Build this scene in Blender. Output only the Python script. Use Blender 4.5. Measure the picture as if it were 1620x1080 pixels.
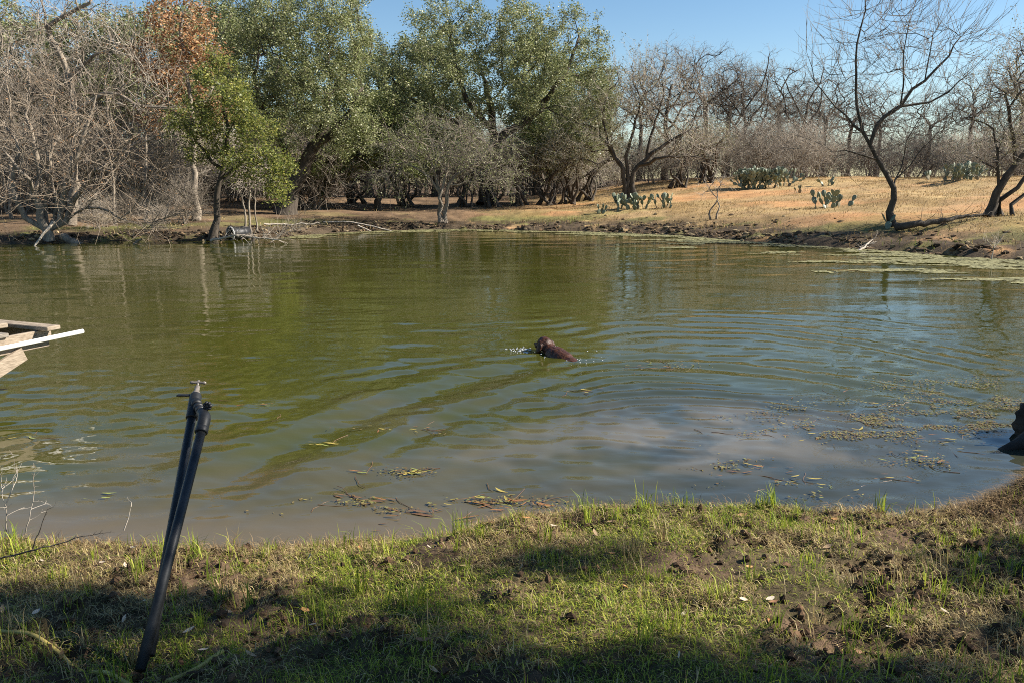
import bpy, bmesh, math, random
import numpy as np
from mathutils import Vector, Matrix

# ------------------------------------------------------------------ scene, camera, sky, sun
for o in list(bpy.data.objects):
    bpy.data.objects.remove(o, do_unlink=True)
SC = bpy.context.scene
COL = SC.collection
R = math.radians
EYE = np.array([0.0, 0.0, 2.0])
FPX = 1260.0                      # focal length in pixels of a 1620 wide picture
PITCH = math.atan(250 / FPX)

cam_d = bpy.data.cameras.new('camera')
cam_d.sensor_width = 36.0
cam_d.lens = 36.0 * FPX / 1620.0
cam_d.clip_start = 0.05
cam_d.clip_end = 6000
cam = bpy.data.objects.new('camera', cam_d)
COL.objects.link(cam)
cam.location = EYE
cam.rotation_euler = (math.pi / 2 - PITCH, 0, 0)
SC.camera = cam

SUN_EL, SUN_AZ = R(35), R(88)     # azimuth clockwise from +Y (the viewing direction)
sdir = Vector((math.sin(SUN_AZ) * math.cos(SUN_EL), math.cos(SUN_AZ) * math.cos(SUN_EL), math.sin(SUN_EL)))
W = bpy.data.worlds.new('World')
SC.world = W
W.use_nodes = True
wn = W.node_tree.nodes
sky = wn.new('ShaderNodeTexSky')
sky.sky_type = 'NISHITA'
sky.sun_disc = False
sky.sun_elevation = SUN_EL
sky.sun_rotation = SUN_AZ
sky.altitude = 200
sky.air_density = 1.0
sky.dust_density = 0.15
sky.ozone_density = 1.2
bg = wn['Background']
skc = wn.new('ShaderNodeHueSaturation')
skc.inputs['Saturation'].default_value = 1.2
W.node_tree.links.new(sky.outputs[0], skc.inputs['Color'])
W.node_tree.links.new(skc.outputs[0], bg.inputs[0])
bg.inputs[1].default_value = 0.063
sun_d = bpy.data.lights.new('sun', 'SUN')
sun_d.energy = 5.0
sun_d.angle = R(0.53)
sun_d.color = (1.0, 0.93, 0.82)
sun = bpy.data.objects.new('sun', sun_d)
COL.objects.link(sun)
sun.rotation_euler = sdir.to_track_quat('Z', 'Y').to_euler()
SC.view_settings.view_transform = 'Standard'
SC.view_settings.look = 'None'
SC.view_settings.exposure = 1.25
SC.view_settings.gamma = 1.0
SC.view_settings.use_curve_mapping = False
SC.cycles.use_denoising = False
SC.cycles.filter_width = 1.0
SC.cycles.max_bounces = 4
SC.cycles.caustics_reflective = False
SC.cycles.caustics_refractive = False
SC.cycles.transparent_max_bounces = 4
SC.cycles.diffuse_bounces = 2
SC.cycles.glossy_bounces = 2
SC.cycles.transmission_bounces = 2

# ------------------------------------------------------------------ helpers
def tag(o, label=None, cat=None, group=None, kind=None):
    if label: o['label'] = label
    if cat: o['category'] = cat
    if group: o['group'] = group
    if kind: o['kind'] = kind
    return o

def empty(name, loc, rz=0.0):
    o = bpy.data.objects.new(name, None)
    COL.objects.link(o)
    o.location = loc
    o.rotation_euler = (0, 0, rz)
    o.empty_display_size = 0.1
    return o

def mesh_np(name, V, quads=None, tris=None, smooth=True):
    me = bpy.data.meshes.new(name)
    V = np.asarray(V, dtype=np.float32).reshape(-1, 3)
    q = np.zeros((0, 4), np.int32) if quads is None else np.asarray(quads, np.int32).reshape(-1, 4)
    t = np.zeros((0, 3), np.int32) if tris is None else np.asarray(tris, np.int32).reshape(-1, 3)
    me.vertices.add(len(V))
    me.vertices.foreach_set('co', V.ravel())
    loops = np.concatenate([q.ravel(), t.ravel()])
    me.loops.add(len(loops))
    me.loops.foreach_set('vertex_index', loops)
    n = len(q) + len(t)
    me.polygons.add(n)
    starts = np.concatenate([np.arange(len(q)) * 4, len(q) * 4 + np.arange(len(t)) * 3]).astype(np.int32)
    me.polygons.foreach_set('loop_start', starts)
    me.polygons.foreach_set('use_smooth', np.full(n, smooth, dtype=bool))
    me.update(calc_edges=True)
    return me

def vcol(me, C, name='tint'):
    a = me.color_attributes.new(name, 'FLOAT_COLOR', 'POINT')
    C = np.asarray(C, np.float32)
    if C.shape[1] == 3:
        C = np.concatenate([C, np.ones((len(C), 1), np.float32)], 1)
    a.data.foreach_set('color', C.ravel())

def obj(name, me, mat=None, parent=None, loc=None):
    o = bpy.data.objects.new(name, me)
    COL.objects.link(o)
    if mat is not None and len(me.materials) == 0:
        me.materials.append(mat)
    if parent is not None: o.parent = parent
    if loc is not None: o.location = loc
    return o

def copy_tree(o, parent=None):
    c = o.copy()
    COL.objects.link(c)
    c.parent = parent
    for ch in o.children:
        copy_tree(ch, c)
    return c

class MB:
    """collects shapes into one mesh"""
    def __init__(s): s.V = []; s.Q = []; s.T = []; s.n = 0
    def add(s, V, Q=None, T=None):
        V = np.asarray(V, float).reshape(-1, 3)
        s.V.append(V)
        if Q is not None and len(Q): s.Q.append(np.asarray(Q).reshape(-1, 4) + s.n)
        if T is not None and len(T): s.T.append(np.asarray(T).reshape(-1, 3) + s.n)
        s.n += len(V)
    def box(s, c, d, ax=None, bev=0.0):
        """box with centre c, size d, axes ax (3x3 rows), chamfered along its edges"""
        bm = bmesh.new()
        bmesh.ops.create_cube(bm, size=1.0)
        for v in bm.verts: v.co = Vector((v.co.x * d[0], v.co.y * d[1], v.co.z * d[2]))
        if bev > 0: bmesh.ops.bevel(bm, geom=bm.edges[:], offset=bev, segments=1, affect='EDGES')
        bmesh.ops.triangulate(bm, faces=bm.faces[:])
        bm.verts.index_update()
        V = np.array([v.co[:] for v in bm.verts])
        T = np.array([[v.index for v in f.verts] for f in bm.faces])
        bm.free()
        if ax is not None: V = V @ np.asarray(ax, float)
        s.add(V + np.asarray(c, float), None, T)
    def tube(s, pts, rad, k=8, cap=True):
        pts = np.asarray(pts, float); rad = np.broadcast_to(np.asarray(rad, float), (len(pts),))
        V, Q = tubes(pts[None], rad[None], k)
        T = []
        if cap:
            m = len(pts)
            V = np.concatenate([V, pts[:1], pts[-1:]])
            a, b = m * k, m * k + 1
            for j in range(k):
                T.append((a, (j + 1) % k, j)); T.append((b, (m - 1) * k + j, (m - 1) * k + (j + 1) % k))
        s.add(V, Q, T)
    def ell(s, c, r, u=12, v=8, ax=None):
        th = np.linspace(0, math.pi, v + 1)[1:-1]; ph = np.arange(u) * 2 * math.pi / u
        V = np.stack([np.outer(np.sin(th), np.cos(ph)), np.outer(np.sin(th), np.sin(ph)), np.outer(np.cos(th), np.ones(u))], -1).reshape(-1, 3)
        V = np.concatenate([V, [[0, 0, 1], [0, 0, -1]]]) * np.asarray(r, float)
        if ax is not None: V = V @ np.asarray(ax, float)
        Q, T = [], []
        for i in range(v - 2):
            for j in range(u):
                Q.append((i * u + j, (i + 1) * u + j, (i + 1) * u + (j + 1) % u, i * u + (j + 1) % u))
        n = (v - 1) * u
        for j in range(u):
            T.append((n, j, (j + 1) % u)); T.append((n + 1, (v - 2) * u + (j + 1) % u, (v - 2) * u + j))
        s.add(V + np.asarray(c, float), Q, T)
    def mesh(s, name, smooth=True):
        return mesh_np(name, np.concatenate(s.V), np.concatenate(s.Q) if s.Q else None, np.concatenate(s.T) if s.T else None, smooth)
    def build(s, name, mat, parent=None, smooth=True, loc=None):
        return obj(name, s.mesh(name, smooth), mat, parent, loc)

def tubes(P, Rr, k):
    """N tubes of m points: P (N,m,3), Rr (N,m) -> verts, quads"""
    N, m, _ = P.shape
    T = np.empty_like(P)
    T[:, 1:-1] = P[:, 2:] - P[:, :-2]
    T[:, 0] = P[:, 1] - P[:, 0]; T[:, -1] = P[:, -1] - P[:, -2]
    T /= np.linalg.norm(T, axis=2, keepdims=True) + 1e-9
    mean = P[:, -1] - P[:, 0]; mean /= np.linalg.norm(mean, axis=1, keepdims=True) + 1e-9
    ref = np.where(np.abs(mean[:, 2:3]) < 0.8, [[0, 0, 1.0]], [[1.0, 0.13, 0]])[:, None, :] + 0 * P
    U = np.cross(T, ref); U /= np.linalg.norm(U, axis=2, keepdims=True) + 1e-9
    B = np.cross(T, U)
    a = np.arange(k) * 2 * math.pi / k
    V = P[:, :, None, :] + Rr[:, :, None, None] * (U[:, :, None, :] * np.cos(a)[None, None, :, None] + B[:, :, None, :] * np.sin(a)[None, None, :, None])
    i = np.arange(N)[:, None, None] * (m * k) + np.arange(m - 1)[None, :, None] * k
    j = np.arange(k)[None, None, :]; j2 = (j + 1) % k
    Q = np.stack([i + j, i + j2, i + k + j2, i + k + j], -1).reshape(-1, 4)
    return V.reshape(-1, 3), Q

# value noise, numpy
def _hash(ix, iy, seed):
    h = (ix.astype(np.int64) * 374761393 + iy.astype(np.int64) * 668265263 + seed * 1442695041) & 0x7fffffff
    h = ((h ^ (h >> 13)) * 1274126177) & 0x7fffffff
    return ((h ^ (h >> 16)) & 0xffff) / 65535.0
def vnoise(x, y, seed=0):
    ix = np.floor(x); iy = np.floor(y); fx = x - ix; fy = y - iy
    fx = fx * fx * (3 - 2 * fx); fy = fy * fy * (3 - 2 * fy)
    a = _hash(ix, iy, seed); b = _hash(ix + 1, iy, seed); c = _hash(ix, iy + 1, seed); d = _hash(ix + 1, iy + 1, seed)
    return (a + (b - a) * fx) * (1 - fy) + (c + (d - c) * fx) * fy
def fbm(x, y, oct=4, seed=0):
    s = 0.0; a = 0.5
    for i in range(oct):
        s = s + a * vnoise(x * 2 ** i + 17.3 * i, y * 2 ** i - 9.1 * i, seed + i); a *= 0.5
    return s / (1 - 0.5 ** oct)
def ss(a, b, x):
    t = np.clip((x - a) / (b - a), 0, 1)
    return t * t * (3 - 2 * t)

# a line of sight of the photograph -> a place in the world
def ray(px, py):
    X = (px - 810) / FPX; Y = (540 - py) / FPX
    return np.array([X, math.cos(PITCH) + Y * math.sin(PITCH), -math.sin(PITCH) + Y * math.cos(PITCH)])
def at(px, py, y):
    d = ray(px, py); return EYE + d * (y / d[1])
def on_z(px, py, z=0.0):
    d = ray(px, py); return EYE + d * ((z - EYE[2]) / d[2])

# ------------------------------------------------------------------ pond outline and terrain height
far_px = [(-260, 398), (-120, 391), (0, 386), (60, 386), (110, 384), (210, 381), (330, 382), (440, 377), (500, 371), (600, 366), (700, 363), (830, 365),
          (950, 368), (1050, 372), (1120, 377), (1200, 384), (1300, 391), (1400, 398), (1500, 405), (1620, 414), (1760, 424)]
POND = [tuple(on_z(*p)[:2]) for p in far_px]
POND += [(17.5, 16.5), (16.5, 12), (12.5, 8.6), (8.5, 6.9), (5.6, 5.7), (3.9, 5.15), (3.3, 4.75), (2.75, 4.42), (2.2, 4.36), (1.6, 4.5), (1.0, 4.52), (0.55, 4.52),
         (0.2, 4.42), (-0.3, 4.28), (-0.9, 4.22), (-1.6, 4.14), (-2.4, 4.2), (-3.1, 4.3), (-4.0, 4.7), (-5.4, 5.2), (-8, 6.0), (-12, 9), (-17, 14), (-21, 20)]
POND = np.array(POND)

def sdist(x, y):
    """signed distance to the pond outline, positive on land"""
    x = np.asarray(x, float); y = np.asarray(y, float)
    d2 = np.full(x.shape, 1e18); ins = np.zeros(x.shape, bool)
    n = len(POND)
    for i in range(n):
        ax, ay = POND[i]; bx, by = POND[(i + 1) % n]
        ex, ey = bx - ax, by - ay
        t = np.clip(((x - ax) * ex + (y - ay) * ey) / (ex * ex + ey * ey), 0, 1)
        d2 = np.minimum(d2, (x - ax - t * ex) ** 2 + (y - ay - t * ey) ** 2)
        c = (ay > y) != (by > y)
        with np.errstate(divide='ignore', invalid='ignore'):
            xi = ax + (y - ay) * ex / (ey if ey != 0 else 1e-9)
        ins ^= c & (x < xi)
    return np.where(ins, -1.0, 1.0) * np.sqrt(d2)

def height(x, y, fine=True):
    x = np.asarray(x, float); y = np.asarray(y, float)
    wob = (fbm(x * 1.3, y * 1.3, 3, 5) - 0.5) * 0.30
    sd = sdist(x, y) + wob * ss(9, 16, y) * 1.6 + wob * 0.35
    s = np.maximum(sd, 0)
    wf = ss(8, 15, y)
    lip = 0.07 + 0.13 * ss(-1.1, 0.4, x)
    near = lip * ss(0.0, 0.28, s) + (0.33 - lip) * ss(0.15, 2.4, s)
    near = near + 0.20 * np.exp(-(((x - 3.15) / 0.55) ** 2 + ((y - 4.35) / 0.26) ** 2))
    wr = ss(-1, 14, x) * ss(20, 30, y + 0.9 * x)
    left = 0.16 * ss(0, 0.5, s) + 0.44 * ss(0.4, 6, s) + 0.45 * ss(5, 22, s)
    right = 0.22 * ss(0, 0.7, s) + 0.62 * ss(0.5, 5.5, s) + 0.50 * ss(4.0, 12, s) + 1.0 * ss(9, 24, s)
    far = left * (1 - wr) + right * wr
    h = near * (1 - wf) + far * wf
    h = np.where(sd < 0, -np.minimum(0.9, 0.45 * -sd + 0.02), h)
    if fine:
        land = ss(-0.1, 0.5, sd)
        h = h + land * (1 - wf) * ((fbm(x * 3, y * 3, 4, 11) - 0.5) * 0.10)
        clod = fbm(x * 14, y * 14, 4, 21)
        soil = ss(0.46, 0.60, fbm(x * 1.7 + 3, y * 2.4, 3, 31)) * ss(0.0, 0.15, s)
        h = h + land * (1 - wf) * ((clod - 0.5) * (0.03 + 0.11 * soil))
        h = h + land * wf * ((fbm(x * 0.35, y * 0.35, 3, 41) - 0.5) * 0.30 * ss(1, 6, s) + (fbm(x * 2.2, y * 2.2, 3, 51) - 0.5) * 0.42 * np.exp(-s / 2.0) + (fbm(x * 2, y * 2, 3, 61) - 0.5) * 0.07)
    return h

def gz(x, y): return float(height(np.array([x]), np.array([y]))[0])
def ground_at(px, y):
    """the place on the ground at distance y in the direction of picture column px"""
    x = (px - 810) / FPX * y / math.cos(PITCH) * 1.0
    # the column leans with the pitch: solve with the ground height
    for _ in range(3):
        z = gz(x, y)
        depth = y * math.cos(PITCH) + (EYE[2] - z) * math.sin(PITCH)
        x = (px - 810) / FPX * depth
    return np.array([x, y, gz(x, y)])

# ------------------------------------------------------------------ materials
def mat(name):
    m = bpy.data.materials.new(name); m.use_nodes = True
    return m, m.node_tree.nodes, m.node_tree.links, m.node_tree.nodes['Principled BSDF']
def ramp(N, L, src, stops):
    r = N.new('ShaderNodeValToRGB')
    e = r.color_ramp.elements
    while len(e) < len(stops): e.new(0.5)
    for el, (p, c) in zip(e, stops):
        el.position = p; el.color = (*c, 1)
    L.new(src, r.inputs[0])
    return r.outputs[0]
def noise(N, L, scale, detail=4, rough=0.55, coord='Object', stretch=None):
    tc = N.new('ShaderNodeTexCoord')
    n = N.new('ShaderNodeTexNoise')
    n.inputs['Scale'].default_value = scale; n.inputs['Detail'].default_value = detail; n.inputs['Roughness'].default_value = rough
    if stretch:
        mp = N.new('ShaderNodeMapping'); mp.inputs['Scale'].default_value = stretch
        L.new(tc.outputs[coord], mp.inputs[0]); L.new(mp.outputs[0], n.inputs[0])
    else:
        L.new(tc.outputs[coord], n.inputs[0])
    return n.outputs[0]
def bump(N, L, src, strength, dist, bsdf, normal=None):
    b = N.new('ShaderNodeBump'); b.inputs['Strength'].default_value = strength; b.inputs['Distance'].default_value = dist
    L.new(src, b.inputs['Height'])
    if normal is not None: L.new(normal, b.inputs['Normal'])
    L.new(b.outputs[0], bsdf.inputs['Normal'])
    return b.outputs[0]
def simple(name, c1, c2, scale=8, rough=0.8, bmp=0.4, bd=0.01, stretch=None, spec=0.3, lo=0.3, hi=0.7):
    m, N, L, P = mat(name)
    n = noise(N, L, scale, 6, 0.65, stretch=stretch)
    L.new(ramp(N, L, n, [(lo, c1), (hi, c2)]), P.inputs['Base Color'])
    P.inputs['Roughness'].default_value = rough
    P.inputs['Specular IOR Level'].default_value = spec
    if bmp: bump(N, L, n, bmp, bd, P)
    return m
def leaf_mat(name, cols, transl=0.35, rough=0.5):
    m, N, L, P = mat(name)
    g = N.new('ShaderNodeNewGeometry')
    c = ramp(N, L, g.outputs['Random Per Island'], cols)
    n = noise(N, L, 0.6, 2)
    hs = N.new('ShaderNodeHueSaturation')
    mr = N.new('ShaderNodeMapRange'); mr.inputs[1].default_value = 0.3; mr.inputs[2].default_value = 0.7; mr.inputs[3].default_value = 0.75; mr.inputs[4].default_value = 1.2
    L.new(n, mr.inputs[0]); L.new(mr.outputs[0], hs.inputs['Value']); L.new(c, hs.inputs['Color'])
    L.new(hs.outputs[0], P.inputs['Base Color'])
    P.inputs['Roughness'].default_value = rough; P.inputs['Specular IOR Level'].default_value = 0.35
    t = N.new('ShaderNodeBsdfTranslucent'); L.new(hs.outputs[0], t.inputs[0])
    mx = N.new('ShaderNodeMixShader'); mx.inputs[0].default_value = transl
    L.new(P.outputs[0], mx.inputs[1]); L.new(t.outputs[0], mx.inputs[2])
    L.new(mx.outputs[0], N['Material Output'].inputs[0])
    return m
def tint_mat(name, rough=0.7, transl=0.25, spec=0.2):
    m, N, L, P = mat(name)
    a = N.new('ShaderNodeAttribute'); a.attribute_name = 'tint'
    L.new(a.outputs[0], P.inputs['Base Color'])
    P.inputs['Roughness'].default_value = rough; P.inputs['Specular IOR Level'].default_value = spec
    t = N.new('ShaderNodeBsdfTranslucent'); L.new(a.outputs[0], t.inputs[0])
    mx = N.new('ShaderNodeMixShader'); mx.inputs[0].default_value = transl
    L.new(P.outputs[0], mx.inputs[1]); L.new(t.outputs[0], mx.inputs[2])
    L.new(mx.outputs[0], N['Material Output'].inputs[0])
    return m

M = {}
M['bark_dark'] = simple('dark bark', (0.030, 0.024, 0.018), (0.105, 0.085, 0.065), 9, 0.9, 0.8, 0.03, (1, 1, 0.25))
M['bark_grey'] = simple('grey bark', (0.10, 0.08, 0.062), (0.34, 0.285, 0.22), 8, 0.9, 0.7, 0.02, (1, 1, 0.3))
M['bark_pale'] = simple('pale bark', (0.19, 0.155, 0.115), (0.46, 0.40, 0.32), 7, 0.9, 0.5, 0.02, (1, 1, 0.3))
M['twig_grey'] = simple('grey twigs', (0.23, 0.19, 0.15), (0.52, 0.455, 0.37), 1.3, 0.9, 0)
M['twig_brown'] = simple('brown twigs', (0.115, 0.085, 0.06), (0.35, 0.28, 0.205), 1.1, 0.9, 0)
M['twig_mid'] = simple('brown grey twigs', (0.10, 0.082, 0.064), (0.29, 0.245, 0.195), 1.3, 0.9, 0)
M['twig_dark'] = simple('dark twigs', (0.06, 0.046, 0.036), (0.17, 0.135, 0.105), 1.3, 0.9, 0)
M['leaf_oak'] = leaf_mat('live oak leaves', [(0.0, (0.09, 0.115, 0.034)), (0.4, (0.215, 0.24, 0.09)), (0.75, (0.335, 0.35, 0.165)), (1.0, (0.46, 0.455, 0.28))], 0.36, 0.42)
M['leaf_deep'] = leaf_mat('deep green leaves', [(0.0, (0.07, 0.10, 0.03)), (0.5, (0.18, 0.21, 0.07)), (1.0, (0.34, 0.355, 0.14))], 0.34, 0.45)
M['leaf_lime'] = leaf_mat('yellow green leaves', [(0.0, (0.07, 0.10, 0.025)), (0.4, (0.16, 0.185, 0.045)), (0.8, (0.27, 0.275, 0.065)), (1.0, (0.42, 0.38, 0.10))], 0.45, 0.45)
M['leaf_rust'] = leaf_mat('rusty brown leaves', [(0.0, (0.16, 0.075, 0.035)), (0.5, (0.36, 0.18, 0.08)), (1.0, (0.55, 0.34, 0.17))], 0.3, 0.6)
M['leaf_grey'] = leaf_mat('grey green leaves', [(0.0, (0.12, 0.125, 0.06)), (0.5, (0.22, 0.215, 0.12)), (1.0, (0.36, 0.335, 0.20))], 0.3, 0.6)
M['grass'] = tint_mat('grass blades', 0.6, 0.42, 0.25)
M['dry'] = tint_mat('dry grass', 0.8, 0.25, 0.1)

# ground
gm, N, L, P = mat('ground soil')
a = N.new('ShaderNodeAttribute'); a.attribute_name = 'tint'
n1 = noise(N, L, 1.2, 6, 0.7); n2 = noise(N, L, 18, 6, 0.7)
mr = N.new('ShaderNodeMapRange'); mr.inputs[1].default_value = 0.3; mr.inputs[2].default_value = 0.7; mr.inputs[3].default_value = 0.6; mr.inputs[4].default_value = 1.35
L.new(n2, mr.inputs[0])
mr2 = N.new('ShaderNodeMapRange'); mr2.inputs[1].default_value = 0.3; mr2.inputs[2].default_value = 0.7; mr2.inputs[3].default_value = 0.75; mr2.inputs[4].default_value = 1.25
L.new(n1, mr2.inputs[0])
mu = N.new('ShaderNodeMath'); mu.operation = 'MULTIPLY'; L.new(mr.outputs[0], mu.inputs[0]); L.new(mr2.outputs[0], mu.inputs[1])
hs = N.new('ShaderNodeHueSaturation'); L.new(a.outputs[0], hs.inputs['Color']); L.new(mu.outputs[0], hs.inputs['Value'])
L.new(hs.outputs[0], P.inputs['Base Color']); P.inputs['Roughness'].default_value = 0.95; P.inputs['Specular IOR Level'].default_value = 0.15
n3 = noise(N, L, 60, 5, 0.7)
b1 = bump(N, L, n2, 0.7, 0.03, P); bump(N, L, n3, 0.6, 0.008, P, b1)
M['ground'] = gm

# pond water: murky, so the body has a colour of its own under a clear reflecting surface
wm, N, L, P = mat('pond water')
a = N.new('ShaderNodeAttribute'); a.attribute_name = 'tint'
L.new(a.outputs[0], P.inputs['Base Color'])
P.inputs['Roughness'].default_value = 0.008
P.inputs['IOR'].default_value = 1.39
nb = noise(N, L, 1.0, 3, 0.5, stretch=(2.2, 5.0, 1))
nc = noise(N, L, 1.0, 2, 0.5, stretch=(9, 16, 1))
b1 = bump(N, L, nb, 0.07, 0.05, P)
bump(N, L, nc, 0.07, 0.012, P, b1)
M['water'] = wm

M['wood_dock'] = simple('weathered dock wood', (0.15, 0.115, 0.08), (0.37, 0.30, 0.225), 5, 0.85, 0.5, 0.006, (3, 3, 18))
M['wood_grey'] = simple('grey weathered planks', (0.11, 0.095, 0.075), (0.27, 0.235, 0.195), 6, 0.9, 0.5, 0.006, (3, 3, 12))
M['wood_dead'] = simple('bleached dead wood', (0.24, 0.20, 0.155), (0.52, 0.46, 0.38), 6, 0.9, 0.6, 0.01, (1, 1, 1))
M['pvc'] = simple('white plastic pipe', (0.70, 0.68, 0.63), (0.82, 0.81, 0.78), 5, 0.4, 0.05, 0.002, spec=0.5)
M['pipe'] = simple('dark grey plastic pipe', (0.006, 0.007, 0.008), (0.024, 0.025, 0.027), 14, 0.5, 0.2, 0.002, spec=0.32)
M['brass'] = simple('tarnished metal tap', (0.07, 0.06, 0.05), (0.19, 0.165, 0.14), 40, 0.45, 0.2, 0.002, spec=0.6)
M['hose'] = simple('faded yellow hose', (0.30, 0.22, 0.05), (0.55, 0.44, 0.14), 6, 0.6, 0.2, 0.004)
M['black_plastic'] = simple('black plastic', (0.007, 0.007, 0.008), (0.02, 0.02, 0.022), 6, 0.5, 0.1, 0.004, spec=0.4)
M['rim'] = simple('grey plastic rim', (0.20, 0.20, 0.20), (0.38, 0.38, 0.37), 9, 0.5, 0.1, 0.004)
M['cactus'] = simple('prickly pear skin', (0.10, 0.125, 0.075), (0.25, 0.275, 0.19), 5, 0.5, 0.2, 0.01, spec=0.35)
M['cactus_old'] = simple('corky old prickly pear', (0.13, 0.10, 0.06), (0.24, 0.21, 0.13), 6, 0.8, 0.4, 0.01)
M['stump'] = simple('wet rotten wood', (0.012, 0.010, 0.008), (0.055, 0.042, 0.03), 7, 0.7, 0.9, 0.03, (1, 1, 1))
M['stump_top'] = simple('split wood', (0.13, 0.08, 0.04), (0.40, 0.27, 0.15), 9, 0.85, 0.8, 0.02, (0.6, 2, 3))
M['dog'] = simple('wet chocolate fur', (0.016, 0.007, 0.004), (0.085, 0.031, 0.014), 16, 0.40, 0.9, 0.012, (0.6, 2, 2), spec=0.28)
M['nose'] = simple('dark nose', (0.01, 0.008, 0.007), (0.02, 0.015, 0.012), 30, 0.3, 0.1, 0.002)
M['weed'] = leaf_mat('pondweed leaves', [(0.0, (0.09, 0.055, 0.025)), (0.35, (0.19, 0.12, 0.045)), (0.7, (0.24, 0.20, 0.06)), (1.0, (0.20, 0.21, 0.06))], 0.15, 0.35)
M['fallen'] = leaf_mat('fallen oak leaves', [(0.0, (0.16, 0.09, 0.05)), (0.5, (0.34, 0.22, 0.13)), (1.0, (0.50, 0.40, 0.29))], 0.2, 0.7)
M['algae'] = simple('floating algae', (0.12, 0.115, 0.05), (0.27, 0.25, 0.115), 3, 0.75, 0.5, 0.02, lo=0.35, hi=0.62)
M['drops'] = simple('splashed water', (0.45, 0.47, 0.48), (0.6, 0.62, 0.63), 5, 0.08, 0, spec=0.8)

# ------------------------------------------------------------------ ground sheet
def lines(segs):
    out = []
    for a, b, st in segs:
        n = max(1, int(round((b - a) / st)))
        out.append(np.linspace(a, b, n + 1)[:-1])
    return np.concatenate(out + [[segs[-1][1]]])
def geo(a, b, s0, s1):
    """spacing growing from s0 at a to s1 at b"""
    v = [a]; d = abs(b - a); sg = 1 if b > a else -1
    t = 0.0
    while t < d:
        st = s0 + (s1 - s0) * (t / d); t += st; v.append(a + sg * min(t, d))
    return np.array(v)
gx = np.concatenate([geo(-9, -1500, 0.4, 420)[::-1], geo(-3.6, -9, 0.04, 0.2)[::-1][1:], np.arange(-3.6 + 0.034, 4.2, 0.034), geo(4.2, 9, 0.05, 0.2), np.arange(9.25, 30, 0.27), geo(30, 1500, 0.4, 420)])
gx = np.unique(np.concatenate([gx, np.arange(-26, -9, 0.27)]))
gy = np.concatenate([geo(1.9, -60, 0.08, 20)[::-1], np.arange(1.9 + 0.026, 4.75, 0.026), geo(4.75, 18, 0.06, 0.6), np.arange(18.2, 48, 0.2), geo(48, 130, 0.4, 9), geo(139, 2500, 20, 500)])
gy = np.unique(gy)
XX, YY = np.meshgrid(gx, gy)
xs, ys = XX.ravel(), YY.ravel()
hh = height(xs, ys)
nx, ny = len(gx), len(gy)
ii = (np.arange(ny - 1)[:, None] * nx + np.arange(nx - 1)[None, :]).ravel()
Q = np.stack([ii, ii + 1, ii + 1 + nx, ii + nx], -1)
me = mesh_np('ground', np.stack([xs, ys, hh], -1), Q)
def mixc(c1, c2, t): return np.asarray(c1) * (1 - t[:, None]) + np.asarray(c2) * t[:, None]
sd = sdist(xs, ys)
near_c = mixc((0.060, 0.040, 0.024), (0.125, 0.082, 0.050), ss(0.35, 0.65, fbm(xs * 2, ys * 2, 4, 71)))
near_c = mixc(near_c, (0.085, 0.075, 0.032), 0.4 * ss(0.45, 0.62, fbm(xs * 2.5, ys * 3, 3, 73)))
straw = mixc((0.27, 0.18, 0.08), (0.40, 0.28, 0.13), ss(0.3, 0.7, fbm(xs * 0.5, ys * 0.5, 4, 75)))
orange = mixc(straw, (0.41, 0.222, 0.098), ss(0.46, 0.62, fbm(xs * 0.16 + 2, ys * 0.33, 4, 77)))
orange = mixc(orange, (0.38, 0.25, 0.13), 0.5 * ss(0.5, 0.6, fbm(xs * 0.9, ys * 1.4, 3, 78)))
shaded_litter = mixc((0.085, 0.056, 0.034), (0.19, 0.125, 0.075), ss(0.35, 0.65, fbm(xs * 0.8, ys * 0.8, 4, 79)))  # leaf litter, its colour darkened to paint in the shade under the left woods
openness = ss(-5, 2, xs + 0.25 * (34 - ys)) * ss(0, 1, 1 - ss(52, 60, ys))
far_c = shaded_litter * (1 - openness[:, None]) + orange * openness[:, None]
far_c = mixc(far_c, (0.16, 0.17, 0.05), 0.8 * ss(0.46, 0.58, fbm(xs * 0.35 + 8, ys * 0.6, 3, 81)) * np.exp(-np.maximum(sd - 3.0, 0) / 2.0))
mud_shade = np.exp(-np.maximum(sd - 2.0, 0) / 1.1) * ss(0.25, 0.5, fbm(xs * 1.5, ys * 1.5, 3, 83) + 0.06)  # churned mud, plus the cut bank's shaded face painted into the same dark band
far_c = mixc(far_c, (0.072, 0.052, 0.033), np.clip(mud_shade * 1.05, 0, 1))
wf = ss(8, 15, ys)
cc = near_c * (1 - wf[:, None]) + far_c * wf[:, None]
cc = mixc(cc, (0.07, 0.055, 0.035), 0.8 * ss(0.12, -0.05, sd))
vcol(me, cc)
tag(obj('ground', me, M['ground']), kind='structure')

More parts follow.
